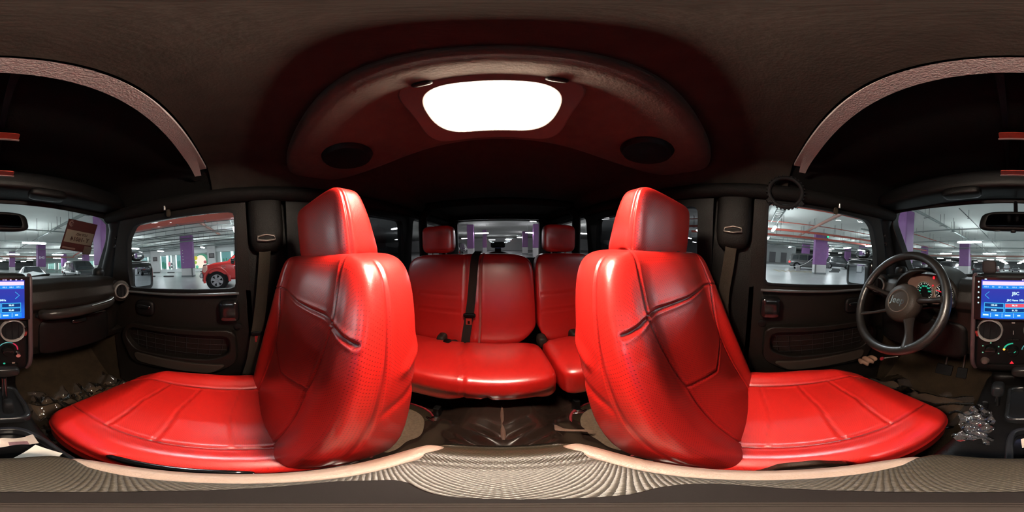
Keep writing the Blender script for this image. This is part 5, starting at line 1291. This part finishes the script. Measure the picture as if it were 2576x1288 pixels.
def car(name, label, cat, loc, rz, col, st, glasses, wheels, r, group=None, lights=True, extra=None, front_glass=None, rear_glass=None, tail_on=False, rough=.25, spokes=6):
    t = thing(name, label, cat, (0, 0, 0), group)
    paint = mat('paint_' + name + str(len(MATS)), col, rough, coat=.8)
    P_ = []
    for (y, zl, zb, zr, wb, wr) in st:
        top = max(zr, zb + .001)
        half = [(0, zl), (wb * .86, zl), (wb * .97, zl + .10), (wb, zl + (zb - zl) * .45), (wb * .985, zb - .04), (wb * .96, zb), (wb * .96 + (wr - wb * .96) * .8, zb + (top - zb) * .80), (wr * .93, top - .02 * (top > zb + .05)), (wr * .6, top + .006), (0, top + .012)]
        P_.append([(x, y, z) for x, z in half] + [(-x, y, z) for x, z in half[-2:0:-1]])
    n = len(P_[0]); m = MB(); fs = []
    for i in range(len(P_) - 1):
        for k in range(n): fs.append((i * n + k, i * n + (k + 1) % n, (i + 1) * n + (k + 1) % n, (i + 1) * n + k))
    fs += [tuple(range(n)), tuple((len(P_) - 1) * n + k for k in range(n))[::-1]]
    m.add([p for s_ in P_ for p in s_], fs); m.build('body', paint, t, smooth=38)
    def xa(y, z, off=.006):
        for a_, b_ in zip(st[:-1], st[1:]):
            if min(a_[0], b_[0]) <= y <= max(a_[0], b_[0]):
                f = (y - a_[0]) / (b_[0] - a_[0]); q = [u_ + (v_ - u_) * f for u_, v_ in zip(a_, b_)]
                k = min(1, max(0, (z - q[2]) / max(.01, q[3] - q[2]))); return q[4] * .96 + (q[5] - q[4] * .96) * k + off + .02 * (k > .3)
        return .9
    gm = mat('car_glass', (.016, .020, .024), .08, coat=1)
    for poly in glasses:
        for s_ in (1, -1):
            m = MB(); m.prism([(s_ * xa(y, z), y, z) for y, z in poly], (-s_ * .02, 0, 0)); m.build('side_window', gm, t)
    for nm, fg, dy in (('windscreen', front_glass, .008), ('rear_window', rear_glass, -.008)):
        if fg:
            (y0, z0, w0), (y1, z1, w1) = fg; m = MB(); m.prism([(-w0, y0 + dy, z0 + .006), (w0, y0 + dy, z0 + .006), (w1, y1 + dy, z1 + .006), (-w1, y1 + dy, z1 + .006)], (0, dy, .008)); m.build(nm, gm, t)
    W = max(s_[4] for s_ in st)
    for y in wheels:
        for s_ in (1, -1):
            m = MB(); m.lathe([(0, 0), (r * 1.16, 0), (r * 1.16, -.03)], (s_ * (W - .012), y, r * 1.02), (s_, 0, 0), 28); m.build('wheel_arch', rubber, t)
            wheel(t, s_ * (W - .10), y, r, s_, spokes)
    yf = max(s_[0] for s_ in st); yr = min(s_[0] for s_ in st); zb = st[-1][2]
    if lights:
        for s_ in (1, -1):
            m = MB(); m.soft((.30, .10, .14), (6, 3, 4), 4, at=(s_ * W * .74, yf - .03, zb - .20)); m.build('headlight', mat('headlight_glass', (.5, .5, .5), .1, emit=(.8, .85, .9), es=.15), t, smooth=60)
            m = MB(); m.soft((.30, .22, .22), (6, 5, 4), 4, at=(s_ * W * .84, yr + .06, zb - .08)); m.build('tail_light', emis('tail_red', (1, .05, .05), 3.0) if tail_on else mat('tail_dark_red', (.25, .01, .01), .2), t, smooth=60)
    for s_ in (1, -1):
        m = MB(); m.soft((.20, .12, .14), (5, 4, 4), 3, at=(s_ * (W + .06), front_glass[0][0] - .35 if front_glass else .8, zb + .08)); m.build('wing_mirror', paint, t, smooth=60)
    for y_, nm in ((yf, 'front_bumper'), (yr, 'rear_bumper')):
        m = MB(); m.soft((W * 1.9, .16, .22), (10, 3, 4), 5, at=(0, y_ - math.copysign(.02, y_), st[0][1] + .22)); m.build(nm, mat('bumper_dark', (.06, .06, .065), .5), t, smooth=60)
    m = MB(); m.box((0, yr - .085, st[0][1] + .42), (.50, .02, .12)); m.build('number_plate', mat('plate', (.5, .5, .5), .5), t)
    if extra: extra(t, paint, xa, gm)
    t.location = loc; t.rotation_euler = (0, 0, rz)
    return t
SUV = [(-2.45, .55, 1.05, 1.10, .84, .70), (-2.36, .40, 1.10, 1.62, .92, .66), (-2.15, .32, 1.12, 1.84, .96, .72), (-1.0, .28, 1.10, 1.92, .98, .76), (.3, .28, 1.08, 1.90, .98, .76), (.75, .28, 1.08, 1.82, .98, .74), (1.40, .28, 1.12, 1.14, .98, .86), (2.15, .32, 1.06, 1.08, .95, .80), (2.42, .45, .92, .95, .86, .66)]
SUVG = [[(-2.1, 1.16), (-1.35, 1.15), (-1.35, 1.72), (-1.95, 1.70)], [(-1.25, 1.14), (-.32, 1.13), (-.32, 1.74), (-1.25, 1.74)], [(-.22, 1.13), (1.05, 1.14), (.70, 1.56), (.55, 1.70), (-.22, 1.74)]]
SED = [(-2.30, .50, .92, .94, .78, .66), (-2.15, .34, .98, 1.00, .86, .72), (-1.62, .24, .97, 1.02, .90, .76), (-.95, .22, .95, 1.38, .91, .60), (-.3, .22, .93, 1.45, .91, .62), (.25, .22, .93, 1.43, .91, .62), (1.05, .22, .94, 1.00, .91, .76), (1.9, .26, .84, .88, .88, .72), (2.32, .42, .70, .74, .76, .6)]
SEDG = [[(-1.15, 1.00), (-.32, .98), (-.32, 1.36), (-.85, 1.32)], [(-.24, .98), (.85, 1.00), (.25, 1.36), (-.24, 1.37)]]
kw = dict(front_glass=((1.35, 1.15, .78), (.78, 1.80, .62)), rear_glass=((-2.40, 1.14, .70), (-2.22, 1.72, .58)))
ks = dict(front_glass=((1.02, 1.00, .70), (.30, 1.41, .54)), rear_glass=((-1.58, 1.02, .68), (-.98, 1.37, .54)))
# red pickup
def pick(t, paint, xa, gm):
    flare = mat('paint_flare', (.55, .020, .018), .3, coat=.8)
    for s_ in (1, -1):
        for y in (1.31, -2.35):
            m = MB(); m.tube([(s_ * .995, y + .60 * math.cos(R(k)), .47 + .60 * math.sin(R(k))) for k in range(-12, 193, 9)], .045, 8, flat=1.4); m.build('arch_flare', flare, t, smooth=60)
        m = MB(); m.soft((.22, .18, .26), (5, 4, 5), 3.5, at=(s_ * 1.13, .52, 1.33)); m.build('tow_mirror', blackg, t, smooth=60)
        m = MB(); m.soft((.12, .26, .34), (5, 6, 6), 3.5, at=(s_ * .93, 1.86, 1.01)); m.build('corner_headlight', mat('amber_lens', (.75, .42, .34), .12, coat=1), t, smooth=60)
        m = MB(); q = text_mb("F-150", .10, (s_ * 1.012, .96, 1.13), (0, -s_, 0) if s_ < 0 else (0, s_, 0), (0, 0, 1), .01); m.add(q.v, q.f); m.build('fender_badge', chrome, t)
        m = MB(); m.box((s_ * 1.006, .98, 1.05), (.02, .22, .018)); m.build('badge_bar', chrome, t)
    m = MB(); m.soft((2.02, .20, .30), (20, 4, 6), 5, at=(0, 2.06, .70)); m.build('chrome_bumper', mat('bumper_chrome', (.55, .57, .60), .25, metal=.55), t, smooth=60)
    m = MB(); m.soft((1.7, .16, .20), (14, 4, 4), 5, at=(0, 2.00, .47)); m.build('bumper_apron', black, t, smooth=60)
    m = MB(); m.soft((1.25, .10, .42), (14, 3, 6), 5, at=(0, 2.02, 1.02)); g = m.build('grille', black, t, smooth=60)
    for z in (.92, 1.02, 1.12):
        m = MB(); m.soft((1.2, .05, .045), (10, 2, 2), 4, at=(0, 2.07, z)); m.build('grille_bar', chrome, g, smooth=60)
    for s_ in (-1, 1):
        m = MB(); m.lathe([(0, -.01), (.055, -.01), (.06, 0)], (s_ * .88, 2.15, .68), (0, -1, 0), 14); m.build('fog_lamp', greyc, t)
    m = MB(); m.box((0, -2.2, 1.30), (1.70, 1.9, .04)); m.build('bed_cover', black, t)
    for s_ in (1, -1):
        m = MB(); m.soft((.05, .10, .30), (3, 4, 5), 4, at=(s_ * .99, -3.32, 1.10)); m.build('tail_lamp', emis('pick_tail', (1, .04, .10), 1.2), t, smooth=60)
PK = [(-3.40, .55, 1.25, 1.27, .98, .90), (-3.36, .50, 1.28, 1.30, 1.0, .92), (-1.35, .48, 1.28, 1.30, 1.0, .92), (-1.28, .46, 1.28, 1.80, 1.0, .76), (-1.1, .46, 1.28, 1.90, 1.0, .76), (-.05, .46, 1.28, 1.93, 1.0, .76), (.12, .46, 1.28, 1.86, 1.0, .75), (.80, .46, 1.28, 1.33, 1.0, .88), (1.45, .50, 1.22, 1.28, 1.0, .86), (1.85, .56, 1.10, 1.20, .98, .82), (2.03, .66, .95, 1.10, .93, .78)]
car('pickup_truck', 'red pickup truck with alloy wheels and chrome bumper outside the passenger window', 'truck', (8.50, 0, G), 0, (.60, .020, .018), PK,
    [[(-1.1, 1.34), (-.25, 1.34), (-.25, 1.80), (-1.05, 1.80)], [(-.15, 1.34), (.62, 1.34), (.15, 1.72), (-.02, 1.81), (-.15, 1.82)]], (1.31, -2.35), .455, extra=pick, lights=False,
    front_glass=((.77, 1.34, .80), (.16, 1.85, .68)), rough=.3)
car('silver_suv', 'silver SUV with glowing tail lights outside the driver window, behind the pillar', 'car', (-19.1, 6.55, G), R(-16), (.085, .082, .085), SUV, SUVG, (1.5, -1.45), .40, tail_on=True, **kw)
car('black_suv', 'black SUV parked beyond the silver SUV on the driver side', 'car', (-22.6, 12.6, G), R(-25), (.012, .014, .018), SUV, SUVG, (1.5, -1.45), .40, **kw)
car('silver_car', 'silver car facing the camera beside the far black SUV', 'car', (-27.2, 18.0, G), R(215), (.30, .31, .33), SUV, SUVG, (1.5, -1.45), .40, **kw)
car('white_sedan', 'white sedan parked ahead, seen over the dashboard on the passenger side', 'car', (3.28, 12.0, G), R(172), (.72, .73, .74), SED, SEDG, (1.45, -1.4), .33, **ks)
car('dark_suv', 'dark SUV parked ahead beside the purple pillar on the passenger side', 'car', (7.9, 12.6, G), R(170), (.035, .045, .050), SUV, SUVG, (1.5, -1.45), .40, **kw)
car('black_van', 'black car seen from behind ahead, left of the purple pillar on the driver side', 'car', (-7.3, 19.5, G), R(-5), (.02, .02, .024), SUV, SUVG, (1.5, -1.45), .40, **kw)
for i, (x, y, q, c, S, GL, K, r_) in enumerate(((-13.2, 18.2, 60, (.03, .03, .035), SUV, SUVG, kw, .4), (-18.6, 20.2, 80, (.25, .26, .28), SUV, SUVG, kw, .4), (-5.3, 27, 5, (.03, .03, .035), SUV, SUVG, kw, .4), (-3.6, 36, 0, (.16, .04, .05), SED, SEDG, ks, .33), (1.0, 42, 180, (.08, .08, .10), SED, SEDG, ks, .33), (-12.5, 29, 8, (.20, .20, .22), SED, SEDG, ks, .33), (-16, 40, 0, (.05, .05, .06), SUV, SUVG, kw, .4), (-1.5, 50, 0, (.3, .3, .32), SUV, SUVG, kw, .4), (10.5, 40, 180, (.35, .35, .36), SED, SEDG, ks, .33))):
    car('parked_car', ('dark car seen inside the steering wheel ring', 'grey car seen at the left inside the steering wheel ring', 'dark car ahead behind the phone holder', 'small dark red car far ahead in the middle', 'dark sedan facing the camera far down the aisle', 'grey sedan far ahead on the driver side', 'dark SUV far ahead on the driver side', 'grey SUV at the far end of the aisle', 'pale sedan far ahead on the passenger side')[i],
        'car', (x, y, G), R(q), c, S, GL, (1.45, -1.4), r_, 'cars parked far ahead', **K)
car('black_car', 'black car seen through the rear window at the passenger side', 'car', (5.0, -19.0, G), R(178), (.012, .012, .015), SUV, SUVG, (1.5, -1.45), .40, **kw)
t = thing('red_post', 'red post standing ahead beside the black car', 'post', (-9.4, 20.2, G))
m = MB(); m.soft((.28, .28, 1.7), (4, 4, 8), 5, at=(-9.4, 20.2, G + .85)); m.build('post_body', mat('post_red', (.55, .05, .05), .5), t, smooth=60)
t = thing('white_strand', 'white hose hanging in a curve before the silver SUV', 'strand', (-15.5, 4.5, -.6))
m = MB(); m.tube(curve([(-14.2, 5.2, .02), (-14.8, 4.9, -.45), (-15.4, 4.3, -.85), (-16.0, 3.5, -1.05)], 24), .022, 8); m.build('strand_line', whitec, t, smooth=60)  # thin white tube along a drooping curve
t = thing('short_bollard', 'short grey bollard on the yellow stripes outside the driver window', 'bollard', (-16.2, 4.3, G))
m = MB(); m.box((-16.2, 4.35, G + .30), (.25, .42, .60)); m.build('bollard_body', mat('bollard', (.35, .34, .35), .5), t, bevel=.03)
# spare wheel and brake light behind the tail window
t = thing('spare_wheel', 'dark spare wheel hanging on the tailgate outside the rear window', 'wheel', (0, -2.25, -.5))
m = MB(); m.lathe([(.24, -.11), (.36, -.12), (.395, -.09), (.395, .09), (.36, .12), (.24, .11)], (.03, -2.32, -.475), (0, 1, 0), 48); m.build('tyre', rubber, t, smooth=60)
m = MB(); m.lathe([(0, .06), (.22, .05), (.245, .10), (.245, -.10), (0, -.10)], (.03, -2.32, -.475), (0, 1, 0), 32); m.build('wheel_rim', MATS['rim_alloy'], t, smooth=60)
m = MB(); m.box((.03, -2.155, -.475), (.16, .16, .16)); m.build('wheel_carrier', black, t, bevel=.01)
t = thing('brake_light_bracket', 'dark third brake light box standing above the spare wheel', 'brake light', (.03, -2.25, -.05))
m = MB(); m.soft((.20, .06, .085), (8, 4, 5), 5, at=(.025, -2.24, .012)); m.build('light_box', black, t, smooth=60)
m = MB(); m.soft((.09, .05, .14), (5, 4, 6), 4, at=(.025, -2.25, -.08)); m.build('light_post', black, t, smooth=60)

# ------------------------------------------------------------------ lift everything so that the garage floor is z = 0
for o in list(C.objects):
    if o.parent is None: o.location.z += H
